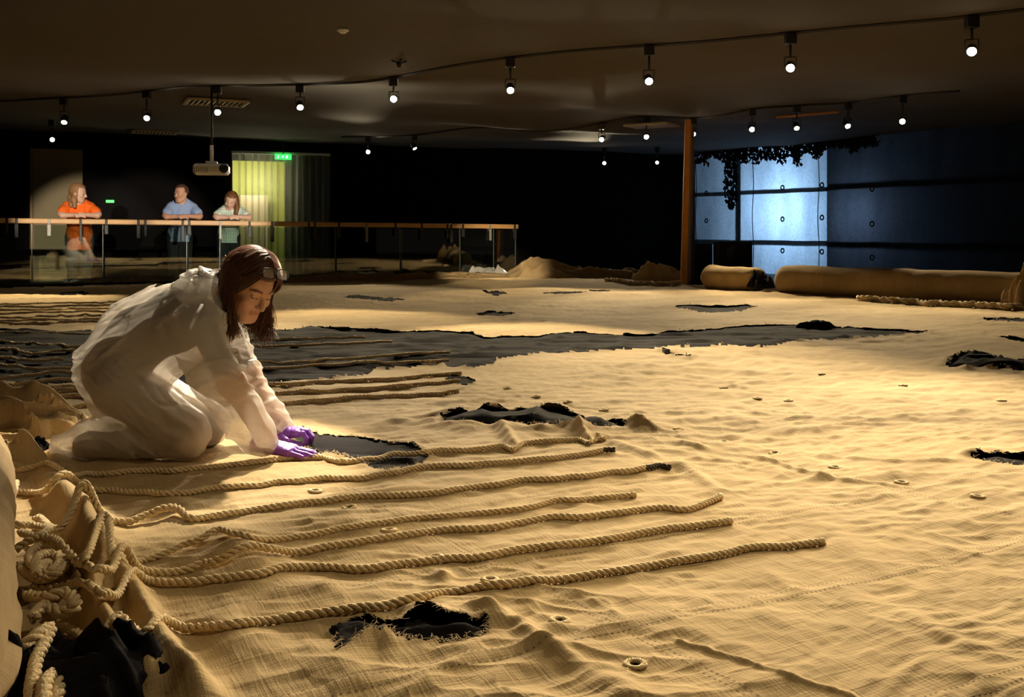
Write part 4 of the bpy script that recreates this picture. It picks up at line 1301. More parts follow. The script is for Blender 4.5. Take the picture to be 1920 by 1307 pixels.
# ------------------------------------------------------------------ heaps, rolls and bundles of cloth
def heap(name, c, rx, ry, h, rot, label, cat, mat, seed, folds=5.0, n=70, rough=0.35, group=None, flat=0.6, base=0.0, lay=0.7, spread=None):
    """crumpled cloth lying in a mound: closed surface with fold ridges running along its length"""
    c = np.asarray(c, float)
    a = np.linspace(0, 2 * math.pi, n, endpoint=False); r = np.linspace(0, 1, n // 2)
    A, Rr = np.meshgrid(a, r, indexing='ij')
    outl = 1 + 0.18 * noise2(np.cos(A) * 1.6 + seed, np.sin(A) * 1.6, seed) + 0.10 * noise2(np.cos(A) * 5 + seed, np.sin(A) * 5, seed + 1)
    x = np.cos(A) * Rr * outl; y = np.sin(A) * Rr * outl
    prof = np.clip(1 - Rr ** 2.2, 0, 1) ** flat
    wx = x + 0.25 * noise2(x * 2, y * 2, seed + 2); wy = y + 0.25 * noise2(x * 2, y * 2, seed + 3)
    rid = 0.5 + 0.5 * np.sin(6.28 * (wy * folds * .55 + wx * folds * (1 - lay) * .6 + .9 * noise2(wx * 1.7, wy * 1.7, seed + 4)))
    rid2 = 0.5 + 0.5 * np.sin(6.28 * (wx * folds * .5 - wy * folds * .25 + 1.1 * noise2(wx * 2.1, wy * 2.1, seed + 5)))
    lum = 0.75 + 0.35 * noise2(x * 1.8, y * 1.8, seed + 6)
    z = h * prof * lum * (1 + rough * (rid ** 2 - .5) + rough * .6 * (rid2 ** 3 - .4))
    z += 0.012 * h / .1 * (rid ** 3) * (Rr < .999) * .3
    X = x * rx; Y = y * ry
    cr, sr = math.cos(rot), math.sin(rot)
    P = np.stack([X * cr - Y * sr, X * sr + Y * cr, z - 0.012 + base], -1)
    V = P.reshape(-1, 3); m = n // 2
    i = np.arange(n)[:, None]; j = np.arange(m - 1)[None, :]
    Q = np.stack([i * m + j, i * m + j + 1, ((i + 1) % n) * m + j + 1, ((i + 1) % n) * m + j], -1).reshape(-1, 4)[:, ::-1]
    o = obj(name, V, Q, mat)
    o.location = tuple(float(q) for q in c)
    return set_props(o, label, cat, group)

CB = 'canvas bundles at the left edge'
heap('canvas_bundle', floor_pt(25, 812), .34, .15, .15, .15, 'crumpled pale canvas bundle behind the kneeling feet', 'canvas bundle', M_CANVAS, 101, 2.0, 90, .40, CB)
heap('canvas_bundle', floor_pt(-10, 775), .36, .16, .13, .1, 'smooth folded canvas bundle farther back at the left edge', 'canvas bundle', M_CANVAS, 105, 1.2, 90, .25, CB)
heap('canvas_bundle', floor_pt(-20, 868), .22, .12, .17, -.2, 'pale upright canvas fold at the left edge below the bundle', 'canvas bundle', M_CANVAS, 109, 1.5, 80, .35, CB)
heap('canvas_bundle', floor_pt(82, 790), .13, .09, .11, .5, 'knotted small canvas fold beside the dark scrap', 'canvas bundle', M_CANVAS, 112, 2.0, 70, .45, CB)
heap('dark_scrap', floor_pt(62, 846), .10, .06, .055, .2, 'dark scrap of cloth behind the white coverall foot', 'cloth', M_DARKCLOTH, 114, 4, 60, .6)
heap('dark_cloth_bundle', floor_pt(140, 1290), .19, .15, .13, -.5, 'crumpled dark cloth at the bottom left among ropes', 'cloth', M_DARKCLOTH, 118, 1.5, 110, .35, None, .5)
heap('canvas_bundle', floor_pt(105, 1120), .12, .10, .10, .8, 'dark brown canvas lump under the tangled ropes', 'canvas bundle', M_CANVAS2, 121, 4, 80, .5, CB, base=-.03)

# big upright roll of canvas at the left edge, in front
rp = np.array([floor_pt(-72, 905)[:2], floor_pt(-60, 980)[:2], floor_pt(-62, 1100)[:2], floor_pt(-100, 1300)[:2], floor_pt(-220, 1500)[:2]])
rp = resample(rp, .02)
m_ = len(rp); n_ = 48
T, N_, B_ = frames(np.column_stack([rp, np.zeros(m_)]))
aa = np.arange(n_) * 2 * math.pi / n_
ss = np.arange(m_) * .02
rad = 0.105 + .012 * np.sin(ss * 4)
V = []
for i in range(m_):
    for a_ in aa:
        rr = rad[i] * (1 + .10 * float(noise2(ss[i] * 3, a_ * 1.2, 131)) + .10 * math.sin(ss[i] * 26 + 3 * float(noise2(ss[i] * 4, a_, 133))) * .35 + .05 * float(1 - abs(noise2(ss[i] * 2.5 + a_, a_ * 2.5, 132))) * (math.sin(a_) > -.3))
        e = min(1, .35 + ss[i] / .12)
        V.append((rp[i, 0] + N_[i, 0] * rr * math.cos(a_) * e, rp[i, 1] + N_[i, 1] * rr * math.cos(a_) * e, .10 * e + rr * 1.08 * math.sin(a_) * e))
Fq = [(i * n_ + j, i * n_ + (j + 1) % n_, (i + 1) * n_ + (j + 1) % n_, (i + 1) * n_ + j) for i in range(m_ - 1) for j in range(n_)]
Fq += [tuple(range(n_ - 1, -1, -1)), tuple((m_ - 1) * n_ + j for j in range(n_))]
o = obj('canvas_roll', V, Fq, M_CANVAS2); set_props(recentre(o), 'thick upright roll of brown canvas along the bottom left edge', 'canvas roll')

# heaps along the far edge
heap('plastic_bag', floor_pt(915, 520) + [0, 0, -.02], .40, .22, .24, .1, 'crumpled shiny white plastic bag at the foot of the balustrade', 'plastic bag',
     see_through('white_bag_plastic', (.85, .86, .84), .12, .2, .5, .5, 18), 141, 1.3, 110, .18, flat=.5)
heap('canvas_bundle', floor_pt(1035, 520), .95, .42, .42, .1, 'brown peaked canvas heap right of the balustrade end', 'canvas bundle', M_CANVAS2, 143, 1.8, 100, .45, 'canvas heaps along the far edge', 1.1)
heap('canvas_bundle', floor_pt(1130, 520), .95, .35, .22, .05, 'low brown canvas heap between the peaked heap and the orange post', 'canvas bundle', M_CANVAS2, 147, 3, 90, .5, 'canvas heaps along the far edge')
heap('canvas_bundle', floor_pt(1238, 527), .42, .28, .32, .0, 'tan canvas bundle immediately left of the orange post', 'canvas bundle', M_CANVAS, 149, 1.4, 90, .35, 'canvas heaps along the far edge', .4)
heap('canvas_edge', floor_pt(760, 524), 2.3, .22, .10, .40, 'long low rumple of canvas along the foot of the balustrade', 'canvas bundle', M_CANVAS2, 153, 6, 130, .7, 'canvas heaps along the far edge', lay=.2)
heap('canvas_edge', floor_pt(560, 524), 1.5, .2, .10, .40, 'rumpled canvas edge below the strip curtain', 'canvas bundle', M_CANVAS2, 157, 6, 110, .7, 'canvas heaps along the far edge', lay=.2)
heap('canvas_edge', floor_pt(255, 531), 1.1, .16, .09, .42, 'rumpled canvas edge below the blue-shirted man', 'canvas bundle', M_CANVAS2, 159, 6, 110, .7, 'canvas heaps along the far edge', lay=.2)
heap('tissue_wad', floor_pt(136, 531), .13, .09, .10, .3, 'small wad of white tissue below the orange-topped person', 'tissue', M_WHITE, 161, 3, 50, .7)
heap('paper_sheet', floor_pt(685, 520) + [0, 0, .06], .25, .09, .05, .42, 'flat scrap of white paper below the middle of the balustrade', 'paper', M_WHITE, 163, 3, 50, .4)

def log(name, pa, pb, r, label, mat, seed, parts=None, ends=True):
    """lumpy roll of cloth from plan point pa to pb"""
    pa = np.asarray(pa, float); pb = np.asarray(pb, float)
    L_ = np.linalg.norm(pb - pa); n = 40; m = max(20, int(L_ / .05))
    s = np.linspace(0, 1, m); P = pa + (pb - pa) * s[:, None]
    P = P + np.column_stack([.05 * noise2(s * L_ / .9, s * 0, seed), .05 * noise2(s * L_ / .9, s * 0 + 5, seed)])
    T, N_, B_ = frames(np.column_stack([P, np.zeros(m)]))
    a = np.arange(n) * 2 * math.pi / n
    S, A = np.meshgrid(s * L_, a, indexing='ij')
    e = np.clip(np.minimum(S, L_ - S) / .12, 0, 1) ** .5 * .55 + .45
    rr = r * e * (1 + .08 * noise2(S / .5, np.cos(A) * 1.5 + seed, seed + 1) + .05 * noise2(S / .16, np.sin(A) * 2.5, seed + 2))
    X = P[:, None, 0] + N_[:, None, 0] * rr * np.cos(A); Y = P[:, None, 1] + N_[:, None, 1] * rr * np.cos(A)
    Z = r * .93 + rr * np.sin(A) * 1.0
    V = np.stack([X, Y, np.maximum(Z, .002)], -1).reshape(-1, 3)
    Fq = [(i * n + j, i * n + (j + 1) % n, (i + 1) * n + (j + 1) % n, (i + 1) * n + j) for i in range(m - 1) for j in range(n)]
    Fq += [tuple(range(n - 1, -1, -1)), tuple((m - 1) * n + j for j in range(n))]
    o = obj(name, V, Fq, mat)
    return set_props(recentre(o), label, 'canvas roll', 'rolls along the right edge of the sail'), P
rl = lambda u, v: floor_pt(u, v)[:2]
log('canvas_roll', rl(1312, 541), rl(1436, 547), .165, 'pale short canvas roll right of the orange post', M_CANVAS, 171)
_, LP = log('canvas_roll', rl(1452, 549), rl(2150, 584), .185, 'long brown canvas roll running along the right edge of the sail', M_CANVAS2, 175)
heap('dark_scrap', at(1428, 520, floor_pt(1428, 548)[1]) + [0, 0, -.12], .16, .22, .22, .3, 'dark cloth stuffed in the gap between the two canvas rolls', 'cloth', M_DARKCLOTH, 178, 3, 60, .5)
heap('canvas_bundle', floor_pt(1932, 575), .30, .18, .42, .3, 'crumpled canvas end propped on the long roll at right edge', 'canvas bundle', M_CANVAS, 181, 1.3, 80, .4, None, .4)
heap('paper_stack', floor_pt(1908, 572) + [0, 0, .0], .20, .12, .07, .1, 'white paper sheets at the right edge beside the thick rope', 'paper', M_WHITE, 184, 2, 50, .2)
rope([(1610,560),(1660,563),(1740,567),(1830,572),(1920,576),(2010,580)], 'thick bolt rope along the foot of the long canvas roll', R=.038, pitch=.26, per=14, n=7, group='thick bolt ropes', name='bolt_rope', whip=0)
rope([(1135,524),(1170,528),(1210,531),(1250,533),(1275,532)], 'thick bolt rope left of the orange post', R=.035, pitch=.24, per=12, n=7, group='thick bolt ropes', name='bolt_rope', whip=0)
heap('dark_mound', floor_pt(1530, 614), .16, .10, .085, 0, 'small round dark mound at the far border of the dark cloth', 'cloth', M_DARKCLOTH, 187, 2, 50, .15, None, .5)

# ------------------------------------------------------------------ people
M_SKIN = plain('skin', (.58, .33, .22), .5, var=.06, scale=30)
M_SKIN2 = plain('skin_fair', (.66, .42, .33), .5, var=.06, scale=30)
M_LIP = plain('lips', (.48, .20, .15), .45)
M_BROW = plain('brow', (.20, .10, .06), .8)
M_EYE = plain('eye_dark', (.03, .02, .015), .3)

def head_sdf(Rm, c, s=1.0, man=False):
    """Rm rows: right (x), forward (y), up (z); returns f(world points)"""
    Rm = np.asarray(Rm, float); c = np.asarray(c, float)
    def f(p):
        q = ((p - c) @ Rm.T) / s
        d = sd_ell(q, (0, -.012, .028), (.074, .094, .088))
        d = smin(d, sd_ell(q, (0, .020, -.035), (.058, .066, .078)), .03)           # face mass
        d = smin(d, sd_ell(q, (0, .052, -.092), (.028 + .006 * man, .026, .022)), .03)    # chin
        for sx in (-1, 1):
            d = smin(d, sd_cone(q, (sx * .052, -.005, -.060), (sx * .02, .055, -.098), .020 + .004 * man, .016), .025)  # jaw
            d = smin(d, sd_ell(q, (sx * .038, .060, -.028), (.022, .018, .018)), .02)     # cheek
            d = smax(d, -sd_ell(q, (sx * .031, .094, .004), (.019, .014, .011)), .012)     # eye socket
            d = smin(d, sd_ell(q, (sx * .031, .071, .002), (.0135, .0125, .0115)), .003)    # lidded eye
            d = smin(d, sd_cone(q, (sx * .014, .083, .020), (sx * .048, .070, .020), .007, .005), .010)  # brow
            d = smin(d, sd_ell(q, (sx * .074, -.010, -.010), (.008, .018, .030)), .006)      # ear
        d = smin(d, sd_cone(q, (0, .082, .010), (0, .104, -.030), .007, .0105), .008)        # nose
        for sx in (-1, 1): d = smin(d, sd_ell(q, (sx * .011, .092, -.033), (.008, .010, .007)), .006)
        d = smin(d, sd_cone(q, (-.016, .080, -.058), (.016, .080, -.058), .0055, .0055), .006)  # upper lip
        d = smin(d, sd_cone(q, (-.013, .078, -.067), (.013, .078, -.067), .0058, .0058), .006)  # lower lip
        d = smax(d, -sd_cone(q, (-.021, .090, -.0625), (.021, .090, -.0625), .0035, .0035), .003)
        return d * s
    return f

def face_mats(Rm, c, s=1.0):
    """material slots: 0 skin, 1 lips, 2 brows, 3 lash line"""
    Rm = np.asarray(Rm, float); c = np.asarray(c, float)
    def g(P):
        q = ((P - c) @ Rm.T) / s
        k = np.zeros(len(P), int)
        k[((q[:, 0] / .021) ** 2 + ((q[:, 2] + .0628) / .0085) ** 2 < 1) & (q[:, 1] > .066)] = 1
        k[(np.abs(np.abs(q[:, 0]) - .031) < .017) & (q[:, 1] > .05) & (np.abs(q[:, 2] - .0225 - .004 * np.cos((np.abs(q[:, 0]) - .031) * 90)) < .0035)] = 2
        k[(np.abs(np.abs(q[:, 0]) - .031) < .0125) & (q[:, 1] > .06) & (np.abs(q[:, 2] + .0035) < .0022)] = 3
        return k
    return g

def chain(*pts):
    """list of (point, radius) -> list of cones"""
    return [(np.asarray(a[0], float), np.asarray(b[0], float), a[1], b[1]) for a, b in zip(pts[:-1], pts[1:])]

def cones(p, C, k):
    d = None
    for a, b, ra, rb in C:
        e = sd_cone(p, a, b, ra, rb)
        d = e if d is None else smin(d, e, k)
    return d

def head_frame(fwd_dir, pitch, roll, right0=None):
    """fwd_dir: horizontal unit vector; pitch down positive; roll positive tips the crown towards the head's own right"""
    f0 = np.array([fwd_dir[0], fwd_dir[1], 0.0]); up = np.array([0, 0, 1.0])
    r0 = np.cross(f0, up)
    f = f0 * math.cos(pitch) - up * math.sin(pitch); u = up * math.cos(pitch) + f0 * math.sin(pitch)
    r = r0 * math.cos(roll) - u * math.sin(roll); u2 = u * math.cos(roll) + r0 * math.sin(roll)
    return np.array([r, f, u2])

# ---- the kneeling person -------------------------------------------------------------
W = lambda u, v, d: at(u, v, d)
kp = thing('person', (W(260, 800, 3.68)[0], 3.68, 0.0), 'person kneeling in a translucent white coverall and purple gloves, hands on the sail', 'person')
yaw = math.radians(38)
HC = W(468, 537, 3.66)
HR = head_frame((math.cos(yaw), -math.sin(yaw)), math.radians(30), math.radians(-7))
# body under the coverall
nD, fD = 3.575, 3.79            # depths of the near and far leg
spine = chain((W(215, 692, 3.68), .118), (W(262, 632, 3.68), .105), (W(330, 602, 3.68), .108), (W(378, 585, 3.68), .085))
should = chain((W(374, 612, 3.545), .048), (W(385, 592, 3.68), .062), (W(425, 630, 3.82), .046))
neck = chain((W(396, 582, 3.68), .050), (W(432, 556, 3.67), .050), (W(455, 548, 3.665), .048))
nleg = chain((W(225, 730, nD + .03), .098), (W(345, 812, nD), .060), (W(342, 828, nD), .052), (W(170, 834, nD), .040), (W(118, 842, nD), .028))
fleg = chain((W(235, 722, fD - .03), .095), (W(388, 800, fD), .058), (W(385, 812, fD), .050), (W(215, 818, fD), .040), (W(165, 824, fD), .028))
narm = chain((W(380, 614, 3.53), .048), (W(432, 715, 3.50), .041), (W(438, 724, 3.50), .040), (W(495, 822, 3.57), .027), (W(508, 838, 3.60), .026))
farm = chain((W(428, 630, 3.84), .050), (W(462, 706, 3.87), .039), (W(466, 712, 3.87), .038), (W(520, 796, 3.83), .026), (W(534, 812, 3.82), .025))
inner = spine + should + nleg + fleg + narm + farm + neck
def body_f(p): return cones(p, inner, .035)
def body_mat(P):
    k = np.zeros(len(P), int)      # 0 skin 1 lips 2 brow 3 lash 4 shirt 5 trousers
    tor = np.minimum(cones(P, spine, .03), cones(P, should, .03)); leg = np.minimum(cones(P, nleg, .02), cones(P, fleg, .02))
    up = np.minimum(sd_cone(P, W(378, 604, 3.52), W(418, 672, 3.51), .056, .047), sd_cone(P, W(428, 630, 3.84), W(450, 672, 3.86), .052, .042))
    shirt = np.minimum(tor, up)
    k[shirt < .015] = 4
    k[(leg < .012) & (leg < tor)] = 5
    hipd = np.linalg.norm(P - W(205, 705, 3.68), axis=1)
    k[(hipd < .13)] = 5
    return k
M_TEE = plain('dark_grey_shirt', (.085, .082, .078), .9)
M_JEAN = plain('brown_trousers', (.20, .15, .10), .9)
Vb, Fb = surface(body_f, W(70, 880, 3.3)[:3] * [1, 1, 0] + [0, 0, -.06], np.array([W(570, 0, 3.3)[0] + .05, 4.05, .62]), .008)
kb = body_mat(Vb[Fb].mean(1))
hf = head_sdf(HR, HC)
Vh, Fh = surface(hf, HC - .15, HC + .15, .0024, .012)
kh = face_mats(HR, HC)(Vh[Fh].mean(1))
KO = np.array(kp.location)
obj('body', np.vstack([Vb, Vh]) - KO, np.vstack([Fb, Fh + len(Vb)]), [M_SKIN, M_LIP, M_BROW, M_EYE, M_TEE, M_JEAN], kp, True, np.concatenate([kb, kh]))

# coverall: loose shell with gathered folds
c_tor = chain((W(214, 692, 3.68), .140), (W(262, 630, 3.68), .132), (W(330, 600, 3.68), .122), (W(378, 588, 3.68), .105))
c_belly = chain((W(262, 680, 3.66), .120), (W(330, 640, 3.64), .110))
c_sh = chain((W(362, 612, 3.54), .096), (W(388, 590, 3.67), .100), (W(428, 628, 3.82), .070))
c_nleg = chain((W(228, 733, nD + .03), .124), (W(348, 812, nD), .083), (W(345, 822, nD), .070), (W(240, 822, nD), .072), (W(170, 822, nD), .066), (W(116, 838, nD), .042))
c_fleg = chain((W(238, 722, fD - .03), .118), (W(388, 796, fD), .080), (W(385, 806, fD), .066), (W(270, 808, fD), .07), (W(170, 815, fD), .050))
c_narm = chain((W(366, 624, 3.515), .095), (W(402, 705, 3.49), .080), (W(450, 775, 3.51), .076), (W(480, 812, 3.545), .064), (W(496, 830, 3.575), .048))
c_farm = chain((W(430, 640, 3.85), .068), (W(458, 700, 3.87), .057), (W(488, 760, 3.855), .060), (W(516, 792, 3.835), .050), (W(530, 804, 3.828), .040))
shell = [c_tor, c_belly, c_sh]
def cov_f(p):
    d = cones(p, c_tor + c_belly, .06)
    d = smin(d, cones(p, c_sh, .05), .06)
    leg1 = cones(p, c_nleg, .022); leg2 = cones(p, c_fleg, .022)
    d = smin(d, leg1, .030); d = smin(d, leg2, .030)
    a1 = cones(p, c_narm, .03); a2 = cones(p, c_farm, .03)
    d = smin(d, a1, .022); d = smin(d, a2, .022)
    # folds: long gathers along the trunk, cross wrinkles on the limbs
    x, y, z = p[:, 0], p[:, 1], p[:, 2]
    wn = noise3(x / .16, z / .16, y / .16, 201); wn2 = noise3(x / .06, z / .06, y / .06, 202)
    patch = np.clip(.5 + .9 * noise3(x / .11 + 4, z / .11, y / .14, 203), 0, 1.2)
    def pleat(c, lam, w1, w2): return np.clip(np.sin(6.2832 * c / lam + w1 * wn + w2 * wn2), -.25, 1) ** 3
    arm_w = np.clip(1 - np.minimum(a1, a2) / .04, 0, 1); leg_w = np.clip(1 - np.minimum(leg1, leg2) / .04, 0, 1) * (1 - arm_w)
    tor_w = (1 - arm_w) * (1 - leg_w)
    d = d - tor_w * patch * (.0100 * pleat(z * .79 - x * .61, .058, 3.2, .6) + .0050 * pleat(z * .95 - x * .30, .026, 2.5, .8))
    d = d - leg_w * patch * (.0105 * pleat(z * .84 + x * .54, .055, 3.0, .6) + .0045 * pleat(z * .6 + x * .8, .03, 2.5, .6))
    d = d - arm_w * patch * (.0095 * pleat(z * .62 - x * .5 + y * .3, .060, 3.4, .8) + .0040 * pleat(z * .9 + x * .4, .030, 3.0, .8))
    d = d - .0022 * wn2
    # open neck and cuffs
    d = smax(d, -sd_cone(p, W(440, 550, 3.67), W(465, 535, 3.65), .034, .070), .015)
    return np.maximum(d, -(p[:, 2] - .004))
M_COVER = see_through('coverall_film', (.80, .74, .66), .40, .45, .42, .25, 16, (1, 1, 1))
sdf_obj('coverall', cov_f, np.array([W(70, 0, 3.5)[0], 3.32, -.02]), np.array([W(560, 0, 3.5)[0], 4.05, .68]), .0052, M_COVER, kp, margin=.025)

# hood lying on the shoulders
hood_c = chain((W(338, 538, 3.64), .026), (W(368, 534, 3.64), .052), (W(396, 544, 3.63), .060), (W(404, 582, 3.60), .046), (W(410, 606, 3.56), .030))
def hood_f(p):
    d = cones(p, hood_c, .03)
    d = smin(d, sd_ell(p, W(380, 552, 3.70), (.080, .13, .058)), .03)
    x, y, z = p[:, 0], p[:, 1], p[:, 2]
    wn = noise3(x / .09, z / .09, y / .09, 211)
    d = d - .0085 * np.clip(np.sin(6.28 * (z * .8 + x * .5) / .050 + 4 * wn), -.3, 1) ** 3 - .005 * np.clip(np.sin(6.28 * (x - z * .3 + y * .5) / .040 + 4 * wn), -.3, 1) ** 3
    return smax(d, -sd_ell(p, W(440, 540, 3.65), (.075, .13, .10)), .012)
M_HOOD = see_through('hood_film', (.92, .90, .85), .05, .45, .45, .3, 14)
sdf_obj('hood', hood_f, W(310, 630, 3.66) - [0, .20, 0], W(460, 470, 3.66) + [0, .20, 0], .0042, M_HOOD, kp, margin=.02)

# gloves
def glove(name, wrist, fwd, up, side, palm, fingers, mat):
    """palm: list of (point, r); fingers: polylines with radii, local x fwd, y side, z up"""
    A = np.array([fwd, side, up], float)
    T = lambda q: np.asarray(wrist, float) + np.asarray(q, float) @ A
    pc = [(T(a), T(b), ra, rb) for a, b, ra, rb in palm]
    fc = []
    for f in fingers:
        fc.append([(T(f[i][0]), T(f[i + 1][0]), f[i][1], f[i + 1][1]) for i in range(len(f) - 1)])
    allp = np.array([c[0] for c in pc] + [c[1] for c in pc] + [x for f in fc for c in f for x in (c[0], c[1])])
    def ff(p):
        d = cones(p, pc, .012)
        for f in fc: d = smin(d, cones(p, f, .003), .0045)
        g = 1 - np.abs(noise3(p[:, 0] / .012, p[:, 1] / .03, p[:, 2] / .02, 221))
        return d - .0012 * (g ** 3 - .3)
    return sdf_obj(name, ff, allp.min(0) - .035, allp.max(0) + .035, .0017, mat, kp, margin=.008)
M_GLOVE = plain('purple_nitrile', (.25, .075, .52), .38, var=.12, scale=40, bump=.12)
M_GLOVE.node_tree.nodes['Principled BSDF'].inputs['Subsurface Weight'].default_value = .1
# near hand, flat with the palm down, thumb on the far side
wn = W(503, 836, 3.60)
fx = np.array([.985, -.05, -.06]); fx /= np.linalg.norm(fx); sd_ = np.array([.05, .998, .0]); upv = np.cross(fx, sd_)
nh_palm = [((-.035, 0, .004), (.0, 0, .0), .030, .026), ((0, .008, 0), (.085, .030, -.010), .024, .016), ((0, 0, 0), (.088, .008, -.008), .024, .017),
           ((0, -.006, 0), (.086, -.014, -.010), .023, .016), ((0, -.012, -.002), (.080, -.033, -.013), .021, .014)]
def fin(base, ln, yaw_, drop, r):
    b = np.array(base, float); d1 = np.array([math.cos(yaw_), math.sin(yaw_), 0])
    p1 = b + d1 * ln * .45 + [0, 0, drop * .35]; p2 = p1 + d1 * ln * .30 + [0, 0, drop * .35]; p3 = p2 + d1 * ln * .25 + [0, 0, drop * .3]
    return [(b, r * 1.08), (p1, r), (p2, r * .93), (p3, r * .80)]
nh_f = [fin((.082, .031, -.010), .072, .16, -.010, .0096), fin((.086, .010, -.008), .082, .05, -.012, .0098),
        fin((.084, -.012, -.010), .076, -.05, -.011, .0093), fin((.078, -.032, -.013), .060, -.17, -.008, .0084),
        [((.018, .026, -.006), .015), ((.048, .050, -.012), .012), ((.072, .060, -.016), .0105), ((.090, .064, -.019), .0085)]]
glove('glove', wn, fx, upv, sd_, nh_palm, nh_f, M_GLOVE)
# far hand, arched with the fingertips meeting the thumb
wf = W(526, 814, 3.82)
fx = np.array([.975, -.20, -.06]); fx /= np.linalg.norm(fx); sd_ = np.array([-.20, -.975, 0]); sd_ /= np.linalg.norm(sd_); upv = np.array([0, 0, 1.0])
fh_palm = [((-.035, 0, .0), (.0, 0, .004), .029, .026), ((0, .006, .004), (.072, .020, .014), .023, .016), ((0, 0, .004), (.076, 0, .018), .023, .017),
           ((0, -.006, .004), (.074, -.018, .016), .022, .016), ((0, -.012, .002), (.068, -.034, .010), .021, .014)]
def curl(base, ln, r, side=0.0):
    b = np.array(base, float)
    return [(b, r * 1.08), (b + [ln * .42, side * .4, .002], r), (b + [ln * .66, side * .8, -ln * .22], r * .95), (b + [ln * .62, side, -ln * .46], r * .82)]
fh_f = [curl((.070, .021, .014), .070, .0096, .004), curl((.074, .001, .018), .078, .0098), curl((.072, -.018, .016), .072, .0093, -.003), curl((.066, -.034, .010), .058, .0084, -.006),
        [((.014, .022, -.002), .0155), ((.044, .044, -.012), .0125), ((.075, .046, -.020), .0108), ((.100, .036, -.024), .0088)]]
glove('glove', wf, fx, upv, sd_, fh_palm, fh_f, M_GLOVE)

# hair: parted in the middle, flowing over the skull and hanging straight down
M_HAIR = plain('auburn_hair', (.11, .042, .018), .40, var=.45, scale=60, spec=.6)
rx_, ry_, rz_ = .082, .104, .100
hc_l = np.array([0, -.012, .026])
def to_w(q): return HC + np.asarray(q) @ HR
hr_ = np.random.default_rng(5)
Vs, Fs = [], []; off = 0
def strand(path, r, n=3):
    global off
    v, f = tube_quads(path, r, n); Vs.append(v); Fs.append(f + off); off += len(v)
for side in (-1, 1):
    for k in range(1500):
        t = hr_.random() ** .9                     # 0 = front hairline, 1 = nape
        lay = 1.0 + hr_.random() * .20 + .03 * (t < .3)
        phi = math.radians(48 + 132 * t)
        root = np.array([0.012 * side * hr_.random(), math.cos(phi), math.sin(phi)])
        ys = .30 - 1.18 * t + hr_.normal(0, .05); zs = -.10 - .30 * hr_.random()
        sid = np.array([side * math.sqrt(max(.05, 1 - min(.95, ys * ys + zs * zs))), ys, zs]); sid /= np.linalg.norm(sid)
        root /= np.linalg.norm(root)
        om = math.acos(np.clip(root @ sid, -1, 1))
        arc = []
        for q in np.linspace(0, 1, 8):
            w = (math.sin((1 - q) * om) * root + math.sin(q * om) * sid) / math.sin(om)
            arc.append(to_w(hc_l + w * np.array([rx_, ry_, rz_]) * lay))
        arc = np.array(arc)
        end_z = (.405 if side > 0 else .425)
        # right side of the head (side=+1 in head frame) is the near one
        near = side > 0
        vend = 618 + hr_.normal(0, 8) if near else 632 + hr_.normal(0, 10)
        vend -= 14 * t if near else 25 * t
        ze = CAM_H + (HORIZON - vend) / F_PX * 3.66
        p0 = arc[-1]; dirn = arc[-1] - arc[-2]; dirn /= np.linalg.norm(dirn)
        m = 9; hang = []
        L_ = max(.04, p0[2] - ze)
        wa = hr_.uniform(.005, .013); wp_ = hr_.uniform(0, 6.28) if not near else (t * 9 + hr_.normal(0, .7))
        drift = np.array([hr_.normal(.0, .013), hr_.normal(0, .014), 0])
        clump = hr_.normal(0, .004, 2)
        for q in np.linspace(0.1, 1, m):
            s = q * L_
            pt = p0 + np.array([0, 0, -s]) + dirn * [1, 1, 0] * .02 * math.exp(-s / .03) * 0 + drift * q
            pt = pt + dirn * np.array([1, 1, 0]) * (.010 if near else .026) * (1 - math.exp(-s / .03))
            pt = pt + np.array([math.sin(s * 42 + wp_), math.cos(s * 36 + wp_), 0]) * wa * q
            hang.append(pt)
        P = resample(np.vstack([arc, hang]), .016)
        rr = np.full(len(P), .0021) * np.linspace(1.15, .45, len(P))
        strand(P, rr)
# fly-away strands caught by the light, and the tail tucked into the hood
for k in range(90):
    phi = math.radians(hr_.uniform(40, 190)); th = hr_.normal(0, .7)
    r0 = np.array([math.sin(th), math.cos(phi) * math.cos(th), math.sin(phi) * math.cos(th)])
    p = to_w(hc_l + r0 * np.array([rx_, ry_, rz_]) * 1.08)
    o_ = (p - HC) / np.linalg.norm(p - HC)
    t_ = np.cross(o_, hr_.normal(0, 1, 3)); t_ /= np.linalg.norm(t_)
    P = np.array([p + t_ * .05 * q + o_ * .012 * math.sin(q * 3.0) for q in np.linspace(0, 1, 7)])
    strand(P, .0006)
for k in range(220):
    a = W(432 + hr_.normal(0, 6), 512 + hr_.normal(0, 6), 3.68 + hr_.normal(0, .02)); b_ = W(395 + hr_.normal(0, 8), 512 + hr_.normal(0, 3), 3.68 + hr_.normal(0, .03)); c_ = W(372 + hr_.normal(0, 8), 516 + hr_.normal(0, 4), 3.66 + hr_.normal(0, .04))
    strand(resample(np.array([a, b_, c_]), .012), .0012)
hv = np.vstack(Vs); hfq = np.vstack(Fs)
# dark inner cap so that the scalp never shows
def cap_f(p):
    q = (p - HC) @ HR.T
    d = sd_ell(q, hc_l, (rx_ * 1.0, ry_ * 1.0, rz_ * 1.0))
    face = smax(-(q[:, 1] - .030 - .30 * np.clip(.055 - q[:, 2], -.2, .0)), -(.062 - q[:, 2]), .01)   # keep outside the face window
    win = np.minimum(q[:, 1] - .012, .066 - q[:, 2])
    return np.maximum(d, win)
Vc, Fc = surface(cap_f, HC - .15, HC + .15, .005, .012)
obj('hair', np.vstack([hv, Vc]) - KO, np.vstack([hfq, Fc + len(hv)]), M_HAIR, kp)

